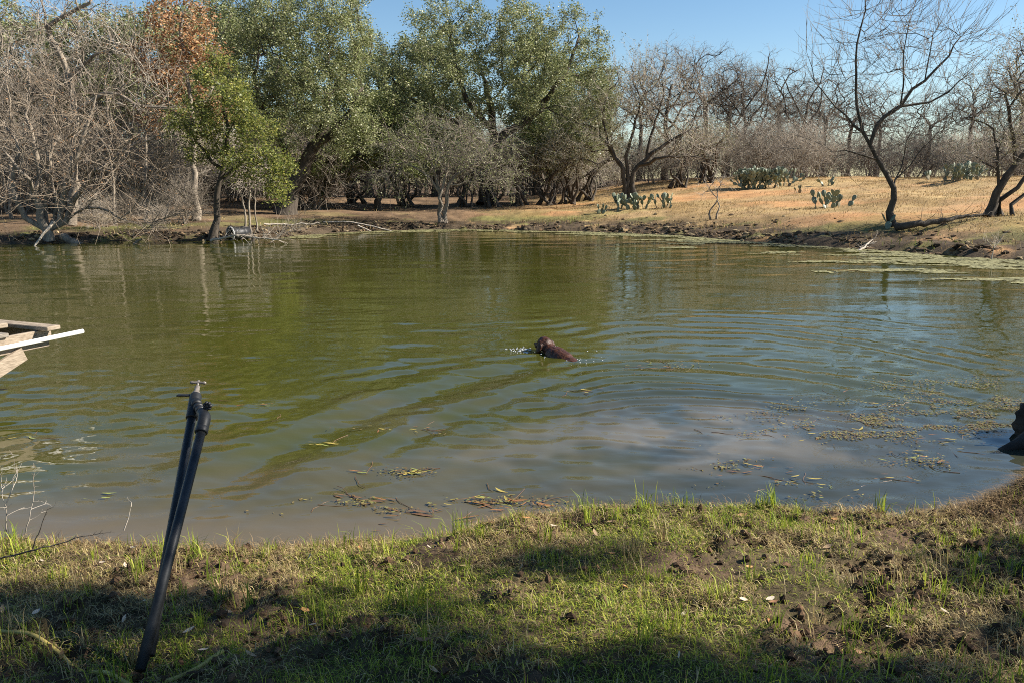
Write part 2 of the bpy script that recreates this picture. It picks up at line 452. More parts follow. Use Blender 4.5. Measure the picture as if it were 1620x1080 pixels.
# ------------------------------------------------------------------ water sheet with the swimmer's wake
DOG = np.array([0.47, 9.32]); HEAD = np.array([-0.56, 0.83]); HEAD /= np.linalg.norm(HEAD)
def path(age):
    """where the swimmer was, age seconds ago"""
    s = np.asarray(age) * 0.72
    x = DOG[0] + 0.62 * np.minimum(s, 5) - 0.085 * np.minimum(s, 5) ** 2
    return x, DOG[1] - 0.93 * s
rr = 3.0 * (48 / 3.0) ** np.linspace(0, 1, 400)
th = np.linspace(R(-44), R(44), 480)
RR, TH = np.meshgrid(rr, th, indexing='ij')
wx, wy = (RR * np.sin(TH)).ravel(), (RR * np.cos(TH)).ravel()
h = np.zeros(len(wx))
rng = np.random.default_rng(3)
res = (RR * (math.log(16) / 400)).ravel()            # ring spacing of the mesh
for age in np.arange(0.55, 6.6, 0.085):
    px_, py_ = path(age)
    d = np.hypot(wx - px_, wy - py_) + 0.05
    k = 9.81 * age ** 2 / (4 * d ** 2)
    lam = 2 * math.pi / k
    win = ss(0.16, 0.30, lam) * (1 - ss(0.75, 1.3, lam)) * np.exp(-d / 5.0)
    h += 0.0005 * win * np.cos(9.81 * age ** 2 / (4 * d) + 0.6) * (age / d) ** 0.5 * ss(0.1, 0.5, d)
# older rings of the plunge at the bank
for (cx, cy, t0, am) in [(1.25, 6.3, 4.6, 0.0008)]:
    d = np.hypot(wx - cx, wy - cy) + 0.05
    k = 9.81 * t0 ** 2 / (4 * d ** 2); lam = 2 * math.pi / k
    h += am * ss(0.22, 0.40, lam) * (1 - ss(1.2, 2.2, lam)) * np.cos(9.81 * t0 ** 2 / (4 * d)) * ss(0.2, 1.0, d) * np.exp(-((d - 4.2) / 1.9) ** 2)
# ambient ripples, long crests lying across the view
for _ in range(46):
    lam = 0.22 * (2.6 / 0.22) ** rng.random(); ang = rng.normal(math.pi / 2 + 0.10, 0.30); ph = rng.random() * 6.283
    k = 2 * math.pi / lam
    amp = 0.0006 * lam ** 0.9 * (0.6 + 0.8 * rng.random())
    fade = ss(2.2, 5.0, lam / np.maximum(res, 1e-3))
    h += amp * fade * np.cos(k * (wx * math.cos(ang) + wy * math.sin(ang)) + ph) * (0.4 + 1.2 * fbm(wx * 0.25 + lam * 30, wy * 0.35, 2, 91))
# fine ripples on the near water
for _ in range(34):
    lam = 0.085 * (0.34 / 0.085) ** rng.random(); ang = rng.normal(math.pi / 2 + 0.25, 0.55); ph = rng.random() * 6.283
    k = 2 * math.pi / lam
    h += 0.0155 * lam / 6.283 * ss(2.2, 4.0, lam / np.maximum(res, 1e-3)) * np.cos(k * (wx * math.cos(ang) + wy * math.sin(ang)) + ph) * ss(0.35, 0.7, fbm(wx * 0.8 + lam * 90, wy * 1.2, 2, 93)) * 1.6
# the long arms of the wake
def arm(pix, lam, amp, wdt, off=0.0):
    C_ = smooth_line0(np.array([on_z(*q)[:2] for q in pix]), 0.06)
    d = np.full(len(wx), 9.0); sgn = np.ones(len(wx)); tt = np.zeros(len(wx))
    for i in range(len(C_) - 1):
        e = C_[i + 1] - C_[i]; L2 = (e ** 2).sum()
        t = np.clip(((wx - C_[i, 0]) * e[0] + (wy - C_[i, 1]) * e[1]) / L2, 0, 1)
        dx = wx - C_[i, 0] - t * e[0]; dy = wy - C_[i, 1] - t * e[1]; di = np.hypot(dx, dy); m = di < d
        d[m] = di[m]; sgn[m] = np.sign(e[0] * dy - e[1] * dx)[m]; tt[m] = (i + t[m]) / (len(C_) - 1)
    u = d * sgn + off + (fbm(wx * 0.8, wy * 0.8, 2, 94) - .5) * 0.20
    return amp * np.cos(2 * math.pi * u / lam) * np.exp(-(d / wdt) ** 2) * ss(0, .12, tt) * ss(1.0, .8, tt)
def smooth_line0(P_, st):
    s_ = np.concatenate([[0], np.cumsum(np.hypot(*np.diff(P_, axis=0).T))]); n_ = max(4, int(s_[-1] / (st * 4)))
    q = np.linspace(0, s_[-1], n_); o_ = np.stack([np.interp(q, s_, P_[:, 0]), np.interp(q, s_, P_[:, 1])], -1)
    for _ in range(3): o_[1:-1] = (o_[:-2] + 2 * o_[1:-1] + o_[2:]) / 4
    return o_
h += arm([(850, 572), (760, 600), (650, 632), (540, 668), (430, 712), (345, 770), (290, 830)], 0.85, 0.022, 0.72, 0.42)
h += arm([(880, 600), (780, 640), (690, 670), (610, 705), (540, 745)], 0.42, 0.0060, 0.5, 0.2)
h += arm([(820, 560), (700, 575), (600, 590), (480, 610)], 0.40, 0.0060, 0.45)
h += arm([(880, 540), (1000, 517), (1200, 521), (1400, 545), (1600, 590), (1700, 620)], 0.44, 0.0072, 1.0)
h += arm([(930, 575), (1100, 572), (1300, 592), (1480, 625), (1600, 655)], 0.50, 0.0085, 0.7)
h += arm([(560, 520), (700, 522), (900, 512), (1100, 503), (1350, 512), (1560, 545)], 0.5, 0.0050, 0.9)
sdw = sdist(wx, wy)
h *= ss(0.0, -0.5, sdw)
nr, nt = RR.shape
ii = (np.arange(nr - 1)[:, None] * nt + np.arange(nt - 1)[None, :]).ravel()
Q = np.stack([ii, ii + 1, ii + 1 + nt, ii + nt], -1)[:, ::-1]
# the rest of the pond, flat and coarse, on both sides
me = mesh_np('pond_water', np.stack([wx, wy, h], -1), Q)
def water_col(x, y):
    green = mixc((0.041, 0.0435, 0.0065), (0.051, 0.052, 0.009), ss(0.3, 0.7, fbm(x * 0.3, y * 0.3, 3, 95)))
    nd = np.hypot((x - 0.1) / 4.6, (y - 4.2) / 2.6)
    silt = ss(1.2, 0.25, nd + (fbm(x * 0.8, y * 1.5, 4, 97) - 0.5) * 1.9)
    c = mixc(green, (0.070, 0.060, 0.030), 0.8 * silt)
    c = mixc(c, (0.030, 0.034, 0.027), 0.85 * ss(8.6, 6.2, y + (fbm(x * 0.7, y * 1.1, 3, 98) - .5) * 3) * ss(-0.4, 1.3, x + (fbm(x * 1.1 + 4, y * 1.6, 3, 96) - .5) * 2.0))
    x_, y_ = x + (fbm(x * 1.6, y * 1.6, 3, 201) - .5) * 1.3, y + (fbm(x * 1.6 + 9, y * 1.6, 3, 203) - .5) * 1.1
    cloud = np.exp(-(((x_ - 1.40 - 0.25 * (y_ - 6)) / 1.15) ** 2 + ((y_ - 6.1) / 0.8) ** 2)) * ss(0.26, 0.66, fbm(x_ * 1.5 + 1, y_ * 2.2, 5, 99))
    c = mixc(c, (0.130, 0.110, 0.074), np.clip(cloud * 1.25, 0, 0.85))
    shallow = ss(0.75, 0.1, -sdist(x, y)) * ss(12, 7, y) * ss(0.8, -0.6, x)
    c = mixc(c, (0.12, 0.092, 0.056), 0.75 * shallow)
    return c
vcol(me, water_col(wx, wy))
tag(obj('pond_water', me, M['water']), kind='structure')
for sgn in (-1, 1):
    # the margins of the pond outside that fan
    a = np.linspace(R(44), R(100), 40) * sgn
    r2 = 3.0 * (48 / 3.0) ** np.linspace(0, 1, 40)
    A2, B2 = np.meshgrid(r2, a, indexing='ij')
    mx_, my_ = (A2 * np.sin(B2)).ravel(), (A2 * np.cos(B2)).ravel()
    i2 = (np.arange(39)[:, None] * 40 + np.arange(39)[None, :]).ravel()
    Q2 = np.stack([i2, i2 + 1, i2 + 41, i2 + 40], -1)
    if sgn > 0: Q2 = Q2[:, ::-1]
    m2 = mesh_np('pond_margin', np.stack([mx_, my_, np.zeros(len(mx_))], -1), Q2)
    vcol(m2, water_col(mx_, my_))
    tag(obj('pond_water', m2, M['water']), kind='structure')

# ------------------------------------------------------------------ trees
def smooth_line(pts, step):
    """subdivide a polyline through Catmull-Rom"""
    pts = np.asarray(pts, float)
    P0 = np.concatenate([[2 * pts[0] - pts[1]], pts, [2 * pts[-1] - pts[-2]]])
    out = []
    for i in range(1, len(P0) - 2):
        a, b, c, d = P0[i - 1], P0[i], P0[i + 1], P0[i + 2]
        n = max(1, int(np.linalg.norm(c - b) / step))
        for t in np.arange(n) / n:
            out.append(0.5 * ((2 * b) + (c - a) * t + (2 * a - 5 * b + 4 * c - d) * t * t + (3 * b - a - 3 * c + d) * t ** 3))
    out.append(pts[-1])
    return np.array(out)

class Tree:
    def __init__(s, seed):
        s.rng = np.random.default_rng(seed)
        s.pos = np.zeros((20000, 3)); s.par = np.full(20000, -1); s.plen = np.zeros(20000); s.n = 0; s.rmin = np.zeros(20000)
    def node(s, p, par, rmin=0.0):
        i = s.n; s.pos[i] = p; s.par[i] = par; s.rmin[i] = rmin
        s.plen[i] = 0 if par < 0 else s.plen[par] + np.linalg.norm(p - s.pos[par])
        s.n += 1
        return i
    def stem(s, pts, r0, r1, step=0.35, attach=None, wig=0.03):
        """a drawn trunk or limb; attach = a point near which it joins what is already there"""
        L_ = smooth_line(pts, step)
        par = -1
        if attach is not None and s.n:
            par = int(np.argmin(np.linalg.norm(s.pos[:s.n] - L_[0], axis=1)))
            L_ = L_[1:]
        for j, p in enumerate(L_):
            t = j / max(1, len(L_) - 1)
            q = p + s.rng.normal(0, wig, 3) * (j > 0)
            par = s.node(q, par, r0 * (1 - t) + r1 * t)
    def reach(s, A, step=0.4, pw=0.25, wig=0.06, curve=0.5, up=0.0):
        """grow a branch to every point of A, near ones first"""
        base = s.pos[:s.n].copy()
        dmin = np.array([np.min(np.linalg.norm(base - a, axis=1)) for a in A])
        for a in A[np.argsort(dmin)]:
            P_ = s.pos[:s.n]
            d = np.linalg.norm(P_ - a, axis=1)
            cost = d + pw * s.plen[:s.n]
            i = int(np.argmin(cost))
            dd = d[i]
            if dd < 0.12 or s.n > 19800: continue
            p0 = P_[i].copy()
            q = s.par[i]
            t0 = (p0 - s.pos[q]) if q >= 0 else np.array([0, 0, 1.0])
            t0 = t0 / (np.linalg.norm(t0) + 1e-9)
            c = p0 + t0 * dd * curve * 0.5 + np.array([0, 0, up * dd])
            n = max(1, int(round(dd / step)))
            par = i
            for j in range(1, n + 1):
                t = j / n
                p = (1 - t) ** 2 * p0 + 2 * t * (1 - t) * c + t * t * a
                par = s.node(p + s.rng.normal(0, wig, 3), par)
    def radii(s, r_tip=0.009, e=2.35, rmax=None):
        n = s.n
        acc = np.zeros(n); kids = np.zeros(n, int)
        par = s.par[:n]
        for i in range(n - 1, -1, -1):
            if kids[i] == 0: acc[i] = r_tip ** e
            if par[i] >= 0: acc[par[i]] += acc[i]; kids[par[i]] += 1
        # a little thickening on the way down
        r = acc ** (1 / e)
        r = np.maximum(r, s.rmin[:n])
        if rmax: r = np.minimum(r, rmax)
        s.r = r; s.kids = kids
        return r
    def wood(s, flare=1.35):
        """tubes along the chains of the tree"""
        n = s.n; par = s.par[:n]; r = s.r
        main = np.full(n, -1)
        for i in np.argsort(r):
            if par[i] >= 0: main[par[i]] = i
        groups = {}
        for i in range(n):
            if par[i] < 0 or main[par[i]] != i:
                ch = [i] if par[i] < 0 else [par[i], i]
                j = main[i]
                while j >= 0: ch.append(j); j = main[j]
                if len(ch) < 2: continue
                rad = r[ch].copy()
                if par[i] >= 0: rad[0] = rad[1]
                else:
                    rad[0] *= flare
                    if len(rad) > 2: rad[1] *= (1 + (flare - 1) * 0.35)
                mx = rad.max()
                k = 9 if mx > 0.10 else 6 if mx > 0.045 else 4 if mx > 0.02 else 3
                rad[-1] *= 0.5
                groups.setdefault((len(ch), k), []).append((s.pos[ch], rad))
        mb = MB()
        for (m, k), lst in groups.items():
            V, Q_ = tubes(np.array([a for a, b in lst]), np.array([b for a, b in lst]), k)
            mb.add(V, Q_)
        return mb
    def tips(s, rmax=0.03):
        """thin nodes and the way they point"""
        idx = np.where((s.r[:s.n] < rmax) & (s.par[:s.n] >= 0))[0]
        d = s.pos[idx] - s.pos[s.par[idx]]
        d /= np.linalg.norm(d, axis=1, keepdims=True) + 1e-9
        return s.pos[idx], d

def rand_dir(rng, n):
    v = rng.normal(0, 1, (n, 3)); return v / np.linalg.norm(v, axis=1, keepdims=True)
def twigs(rng, P, D, per, length, r0=0.007, spread=0.8, up=0.15, droop=0.0, m=4, jit=0.12):
    """fine twigs from points P along D"""
    P = np.repeat(P, per, 0); D = np.repeat(D, per, 0)
    n = len(P)
    d = D + rand_dir(rng, n) * spread + np.array([0, 0, up]); d /= np.linalg.norm(d, axis=1, keepdims=True)
    L_ = length * (0.45 + 0.9 * rng.random(n))
    out = np.zeros((n, m, 3)); out[:, 0] = P
    for j in range(1, m):
        d = d + rng.normal(0, jit * 2, (n, 3)) + np.array([0, 0, -droop]); d /= np.linalg.norm(d, axis=1, keepdims=True)
        out[:, j] = out[:, j - 1] + d * (L_ / (m - 1))[:, None]
    rad = np.linspace(1, 0.35, m)[None] * r0 * (0.7 + 0.6 * rng.random((n, 1)))
    return out, rad
def sample_along(rng, TW, per):
    n, m, _ = TW.shape
    i = np.repeat(np.arange(n), per); t = rng.random(len(i)) ** 0.8 * (m - 1) * 0.999
    j = t.astype(int); f = (t - j)[:, None]
    p = TW[i, j] * (1 - f) + TW[i, j + 1] * f
    d = TW[i, j + 1] - TW[i, j]; d /= np.linalg.norm(d, axis=1, keepdims=True) + 1e-9
    return p, d
def leaves(rng, P, size, aspect=0.55, scatter=0.1, flat=0.5):
    n = len(P)
    P = P + rng.normal(0, scatter, (n, 3))
    a = rand_dir(rng, n); a[:, 2] *= flat; a /= np.linalg.norm(a, axis=1, keepdims=True)
    b = np.cross(a, rand_dir(rng, n)); b /= np.linalg.norm(b, axis=1, keepdims=True) + 1e-9
    s_ = (size * (0.6 + 0.8 * rng.random(n)))[:, None]
    V = np.stack([P - a * s_ * 0.5, P + b * s_ * aspect * 0.5 - a * s_ * 0.05, P + a * s_ * 0.5, P - b * s_ * aspect * 0.5 - a * s_ * 0.05], 1).reshape(-1, 3)
    Q_ = np.arange(n * 4).reshape(-1, 4)
    return V, Q_

def blob(rng, c, r, n, shell=0.45):
    v = rand_dir(rng, n) * (shell + (1 - shell) * rng.random((n, 1)) ** 0.7)
    return np.asarray(c) + v * np.asarray(r)

def assemble(name, T, base, wood_mat, twig_mat=None, TW=None, leaf=None, leaf_m=None, twig_name='twigs', flare=1.35):
    """an Empty at the foot of the tree with trunk, twigs and crown below it"""
    root = empty(name, base)
    b = np.asarray(base, float)
    mb = T.wood(flare)
    me = mb.mesh('trunk'); 
    o = obj('trunk', me, wood_mat, root); o.location = -b
    if TW:
        mb = MB()
        for P_, r_ in TW: mb.add(*tubes(P_, r_, 3))
        o = obj(twig_name, mb.mesh('twigs'), twig_mat, root); o.location = -b; o['kind'] = 'stuff'
    if leaf is not None:
        o = obj('crown', mesh_np('crown', leaf[0], leaf[1], smooth=False), leaf_m, root); o.location = -b; o['kind'] = 'stuff'
    return root

def px_blob(rng, cx, cy, rx, ry, y, ry_depth, n, shell=0.45):
    """points in an ellipsoid that stands at picture place cx, cy at distance y"""
    c = at(cx, cy, y); s_ = y / FPX
    return blob(rng, c, (rx * s_, ry_depth, ry * s_), n, shell)

def leafy(name, seed, base, stems, lobes, leaf_m, wood=M['bark_dark'], n_leaf=60000, size=0.11, per=3, tw_len=0.5, pw=0.22, wig=0.09, r_tip=0.012, scatter=0.13, twig_mat=None, rmax=None, curve=0.6, aspect=0.55):
    T = Tree(seed); rng = T.rng
    for i, (pts, r0, r1) in enumerate(stems): T.stem(pts, r0, r1, attach=None if i == 0 or r0 < 0 else 1, wig=0.05)
    A = np.concatenate([px_blob(rng, *lb) for lb in lobes])
    T.reach(A, 0.45, pw, wig, curve)
    T.radii(r_tip, rmax=rmax)
    p, d = T.tips(0.035)
    tw, tr = twigs(rng, p, d, per, tw_len, 0.008, 1.0, 0.1)
    lp, _ = sample_along(rng, tw, max(1, int(n_leaf / len(tw))))
    lf = leaves(rng, lp, size, aspect, scatter)
    return assemble(name, T, base, wood, twig_mat or M['twig_dark'], [(tw, tr)], lf, leaf_m, flare=1.5)

def bare(name, seed, base, stems, lobes, wood=M['bark_grey'], twig_mat=M['twig_grey'], per=(3, 3), tw_len=(0.8, 0.4), pw=0.25, wig=0.07, r_tip=0.011, up=0.15, droop=0.0, spread=0.8, r_tw=(0.008, 0.005), leaf=None, curve=0.6, rt=0.035, jit=0.12):
    T = Tree(seed); rng = T.rng
    for i, (pts, r0, r1) in enumerate(stems): T.stem(pts, abs(r0), r1, attach=None if i == 0 or r0 < 0 else 1, wig=0.04)
    A = np.concatenate([px_blob(rng, *lb) for lb in lobes])
    T.reach(A, 0.4, pw, wig, curve)
    T.radii(r_tip)
    p, d = T.tips(rt)
    tw, tr = twigs(rng, p, d, per[0], tw_len[0], r_tw[0], spread, up, droop, 5, jit)
    TW = [(tw, tr)]
    if per[1]:
        p2, d2 = sample_along(rng, tw, per[1])
        TW.append(twigs(rng, p2, d2, 1, tw_len[1], r_tw[1], spread * 0.9, up, droop, 3, jit))
    lf = lm = None
    if leaf:
        lm, n, size = leaf[:3]
        src = TW[-1][0]
        k = max(1, int(n / len(src)))
        lp, _ = sample_along(rng, src, k)
        if len(lp) > n: lp = lp[rng.permutation(len(lp))[:n]]
        if len(leaf) > 3: lp = lp[leaf[3](lp)]
        lf = leaves(rng, lp, size, 0.5, 0.05)
    return assemble(name, T, base, wood, twig_mat, TW, lf, lm)

def A3(lst, y):            # picture points (px, py[, dy]) -> world points at distance y
    return [at(p[0], p[1], y + (p[2] if len(p) > 2 else 0)) for p in lst]

random.seed(5)
NOLAB = None
# --- the big live oak whose trunk leans to the right
b = ground_at(452, 38); y = 38
oak_a = leafy('live_oak', 11, b, [
    ([b, *A3([(466, 290), (492, 245), (512, 200), (520, 150)], y)], 0.42, 0.16),
    (A3([(470, 282), (445, 225, -.5), (415, 170, -1), (400, 120, -1.2)], y), 0.20, 0.08),
    (A3([(500, 232), (545, 190, -.5), (572, 140, -.8)], y), 0.17, 0.07)],
    [(470, 70, 75, 80, 38, 2.6, 95), (400, 110, 62, 80, 37.2, 2.3, 85), (545, 70, 50, 75, 38, 2.3, 70), (430, 15, 60, 50, 38.5, 2.2, 60), (525, 5, 50, 50, 39, 2.2, 45),
     (440, 185, 70, 55, 37, 2.0, 70), (540, 185, 55, 60, 37.4, 2.1, 70), (360, 40, 40, 50, 38, 2, 35), (505, 130, 60, 60, 36.6, 2.0, 50)], M['leaf_oak'], n_leaf=80000, size=0.092)
tag(oak_a, 'tall live oak with thick dark trunk leaning right, left of centre', 'tree')
# --- the broad central live oak
b = ground_at(768, 46); y = 46
oak_c = leafy('live_oak', 12, b, [
    ([b, *A3([(770, 262), (782, 225), (776, 180), (768, 130)], y)], 0.40, 0.15),
    (A3([(782, 228), (806, 208), (836, 190), (858, 172), (852, 160), (836, 168)], y - 1), 0.26, 0.12),
    (A3([(778, 205), (740, 160, -1), (720, 100, -1), (712, 50, -1)], y), 0.19, 0.06),
    (A3([(836, 190), (878, 140, -1), (905, 90, -1), (915, 60)], y), 0.17, 0.06),
    (A3([(776, 240), (720, 195, -1), (660, 165, -1), (625, 130, -1)], y), 0.17, 0.06)],
    [(612, 120, 50, 60, 45, 2.8, 55), (700, 60, 65, 58, 46, 3, 75), (795, 50, 75, 55, 46, 3, 85), (895, 75, 60, 62, 45.5, 3, 75), (850, 150, 75, 55, 44.5, 2.6, 75),
     (735, 150, 70, 55, 44.5, 2.6, 70), (948, 135, 30, 50, 45.5, 2.2, 35), (645, 190, 60, 50, 44, 2.5, 60), (820, 100, 60, 50, 44, 2.0, 45), (930, 190, 45, 50, 44.5, 2.2, 40), (665, 110, 50, 45, 44, 2.2, 40)],
    M['leaf_oak'], n_leaf=90000, size=0.105)
tag(oak_c, 'broad live oak with crooked dark limbs and olive crown, centre', 'tree')
# --- the small yellow green oak in front of the left woods
b = ground_at(336, 28.2); y = 28.2
oak_y = leafy('young_oak', 13, b, [
    ([b, *A3([(341, 330), (346, 292), (354, 250), (358, 200), (352, 150)], y)], 0.13, 0.05),
    (A3([(345, 296), (370, 268), (398, 240, -.5)], y), 0.07, 0.03), (A3([(350, 275), (322, 240), (300, 205, -.4)], y), 0.06, 0.03)],
    [(345, 120, 26, 34, 28, .8, 26), (305, 195, 40, 26, 27.7, 1.0, 32), (375, 165, 30, 26, 28, 1.0, 26), (400, 205, 42, 24, 28, 1.1, 34), (425, 262, 34, 26, 27.5, .9, 34), (375, 255, 26, 26, 27.4, 0.8, 18), (320, 245, 26, 16, 28, 0.8, 16), (432, 300, 22, 10, 27.5, .6, 12), (340, 205, 22, 40, 27.8, .7, 16)],
    M['leaf_lime'], n_leaf=17000, size=0.085, tw_len=0.42, r_tip=0.007, scatter=0.10)
tag(oak_y, 'small yellow green oak on the far bank beside the black barrel', 'tree')
# --- low dense oaks under the big crowns
b = ground_at(600, 43); y = 43
oak_d = leafy('live_oak', 14, b, [([b, *A3([(604, 285), (590, 255), (575, 230)], y)], 0.17, 0.07), (A3([(596, 270), (622, 240), (640, 220)], y), 0.1, 0.05)],
    [(560, 235, 50, 40, 42.5, 1.8, 55), (615, 215, 50, 38, 42.5, 1.8, 55), (520, 262, 42, 30, 42, 1.5, 40), (590, 185, 40, 30, 43, 1.6, 35), (655, 255, 35, 26, 42.5, 1.4, 25)],
    M['leaf_deep'], n_leaf=34000, size=0.11)
tag(oak_d, 'low dark green oak filling the gap between the two big live oaks', 'tree')
b = ground_at(860, 49); y = 49
oak_e = leafy('live_oak', 15, b, [([b, *A3([(858, 280), (846, 258), (838, 240)], y)], 0.15, 0.07), (A3([(850, 266), (880, 248), (905, 240)], y), 0.1, 0.05)],
    [(850, 245, 48, 30, 47, 1.8, 55), (900, 232, 40, 34, 47.5, 1.8, 40), (800, 255, 38, 22, 47, 1.5, 30), (870, 205, 45, 25, 47.5, 1.6, 30)],
    M['leaf_deep'], n_leaf=24000, size=0.12)
tag(oak_e, 'low green oak under the right side of the central live oak', 'tree')
# --- oak with rusty leaves, tall and thin
b = ground_at(310, 33); y = 33
rust = leafy('rusty_oak', 16, b, [([b, *A3([(308, 300), (306, 230), (300, 160), (290, 90), (285, 20)], y)], 0.14, 0.05), (A3([(303, 190), (330, 150), (345, 110)], y), 0.05, 0.03)],
    [(285, 35, 50, 50, 33, 1.5, 60), (255, 95, 42, 36, 33, 1.2, 38), (315, 75, 28, 35, 33, 1.0, 30), (288, 135, 36, 28, 33, 1.0, 28), (345, 175, 18, 10, 32.7, .6, 12), (235, 185, 25, 10, 33, .7, 10)],
    M['leaf_rust'], n_leaf=6000, size=0.13, tw_len=0.5, r_tip=0.008, wood=M['bark_grey'], twig_mat=M['twig_grey'])
tag(rust, 'slender oak holding rusty brown leaves above the left thicket', 'tree')

# --- tangled leafless shrub tree at the left water edge
b = ground_at(78, 27.3); y = 27.3
st = [([b, *A3([(66, 345), (58, 310), (62, 265), (52, 225), (40, 180)], y)], 0.15, 0.05)]
for pts, r0 in [([(62, 362), (40, 345), (26, 315), (20, 280), (30, 240), (8, 200)], 0.10), ([(92, 368), (98, 330), (106, 290), (122, 245), (142, 190), (150, 150)], 0.11),
                ([(98, 372), (112, 330), (140, 285), (168, 262), (205, 235), (250, 215)], 0.10), ([(70, 365), (74, 320), (80, 285), (78, 250), (92, 200)], 0.08),
                ([(108, 332), (150, 270), (190, 285), (225, 310), (262, 340)], 0.05), ([(84, 365), (92, 310), (118, 262), (135, 225), (162, 215)], 0.07),
                ([(60, 300), (35, 270), (0, 232), (-30, 230)], 0.06), ([(100, 350), (140, 330), (190, 345), (235, 360, -.5)], 0.03)]:
    st.append((A3(pts, y + random.uniform(-0.5, 0.3)), r0, r0 * 0.3))
left_shrub = bare('leafless_shrub', 21, b, st,
    [(60, 200, 80, 75, 27.3, 1.6, 60), (150, 235, 90, 60, 27.0, 1.5, 60), (215, 270, 60, 45, 27.0, 1.3, 34), (30, 285, 60, 50, 27.2, 1.3, 34), (110, 300, 80, 35, 26.8, 1.2, 26), (230, 340, 50, 22, 26.6, 1, 16), (-20, 250, 50, 80, 27.3, 1.3, 30)],
    wood=M['bark_grey'], twig_mat=M['twig_brown'], per=(2, 2), tw_len=(1.5, 0.8), droop=0.05, wig=0.05, r_tip=0.012, r_tw=(.010, .007), jit=.07, leaf=(M['leaf_rust'], 2200, 0.06))
tag(left_shrub, 'tangled leafless brown shrub tree with many stems at the left waterline', 'tree')
# --- tall pale bare tree behind it with dark limbs
b = ground_at(112, 31); y = 31
pale = bare('leafless_tree', 22, b, [([b, *A3([(118, 280), (120, 200), (118, 165), (108, 130), (90, 80), (82, 45), (110, 22), (140, 8)], y)], 0.17, 0.06),
    (A3([(118, 165), (112, 120), (132, 105), (150, 82), (170, 76)], y), 0.10, 0.04), (A3([(120, 175), (165, 150), (190, 150), (215, 165), (262, 172), (290, 168)], y), 0.09, 0.035),
    (A3([(95, 95), (80, 60), (70, 20), (60, -20)], y), 0.05, 0.02), (A3([(118, 200), (60, 150), (20, 90), (10, 40)], y + 1), 0.06, 0.02)],
    [(95, 25, 75, 55, 31, 1.8, 46), (175, 90, 70, 55, 31, 1.6, 44), (40, 100, 60, 60, 31.5, 1.6, 36), (240, 150, 55, 40, 31, 1.3, 28), (120, -30, 80, 40, 31.5, 1.6, 20)],
    wood=M['bark_grey'], twig_mat=M['twig_grey'], per=(2, 2), tw_len=(1.3, 0.7), wig=0.07, r_tip=0.013, r_tw=(.010, .007), jit=.08, leaf=(M['leaf_rust'], 1200, 0.07))
tag(pale, 'tall leafless tree with pale crooked limbs at the upper left', 'tree')
# --- grey shrub tree on the far bank
b = ground_at(700, 36.5); y = 36.5
grey = bare('grey_shrub_tree', 23, b, [([b, *A3([(694, 305), (690, 280), (682, 255), (676, 232)], y)], 0.10, 0.04),
    ([b + [0.12, 0.1, 0], *A3([(706, 305), (722, 280), (745, 262), (770, 240), (785, 225)], y)], -0.11, 0.04), ([b + [-.1, -.1, 0], *A3([(698, 300), (708, 270), (715, 235), (722, 205)], y)], -0.08, 0.03),
    (A3([(694, 300), (670, 272), (640, 258), (618, 262)], y), 0.06, 0.03), (A3([(712, 298), (740, 290), (768, 292)], y), 0.05, 0.02)],
    [(705, 215, 50, 30, 36.3, 1.6, 50), (640, 240, 46, 28, 36.2, 1.5, 50), (765, 235, 56, 34, 36.2, 1.6, 62), (790, 275, 40, 22, 36, 1.3, 34), (622, 280, 30, 20, 36, 1.2, 22), (700, 255, 60, 25, 36.2, 1.4, 30)],
    twig_mat=M['twig_mid'], per=(3, 2), tw_len=(1.1, 0.6), droop=0.16, r_tip=0.011, leaf=(M['leaf_oak'], 9000, 0.07), jit=0.09)
tag(grey, 'rounded grey shrub tree with arching twigs standing alone on the far bank', 'tree')
# --- many stemmed tree behind the cactus clump
b = ground_at(990, 43.5); y = 43.5
mesq = bare('spreading_tree', 24, b, [([b, *A3([(985, 270), (968, 240), (952, 215), (936, 200)], y)], 0.15, 0.05),
    ([b + [.2, 0, 0], *A3([(992, 262), (998, 225), (1006, 190), (1018, 150)], y)], -0.13, 0.04), ([b + [.35, -.1, 0], *A3([(1002, 272), (1022, 252), (1042, 235), (1066, 220), (1095, 205)], y)], -0.16, 0.05),
    (A3([(1012, 264), (1045, 250, -1), (1085, 248, -1), (1125, 252, -1)], y), 0.10, 0.03), (A3([(1022, 252), (1030, 215), (1042, 180), (1052, 140)], y), 0.09, 0.03), (A3([(985, 270), (962, 228), (955, 180), (965, 140)], y), 0.08, 0.03)],
    [(940, 200, 52, 60, 43, 2.0, 95), (1015, 150, 60, 60, 43.5, 2.0, 95), (1075, 190, 50, 50, 43, 2.0, 75), (1090, 240, 45, 22, 42.5, 1.5, 45), (900, 235, 30, 30, 43, 1.4, 35)],
    wood=M['bark_dark'], twig_mat=M['twig_grey'], per=(2, 2), tw_len=(1.1, 0.6), r_tip=0.014, leaf=(M['leaf_grey'], 16000, 0.08, lambda p: np.random.default_rng(1).random(len(p)) < ss(9.5, 3.5, p[:, 0]) * 0.9 + 0.12), jit=0.09)
tag(mesq, 'spreading tree with fanned dark limbs behind the longest cactus clump', 'tree')
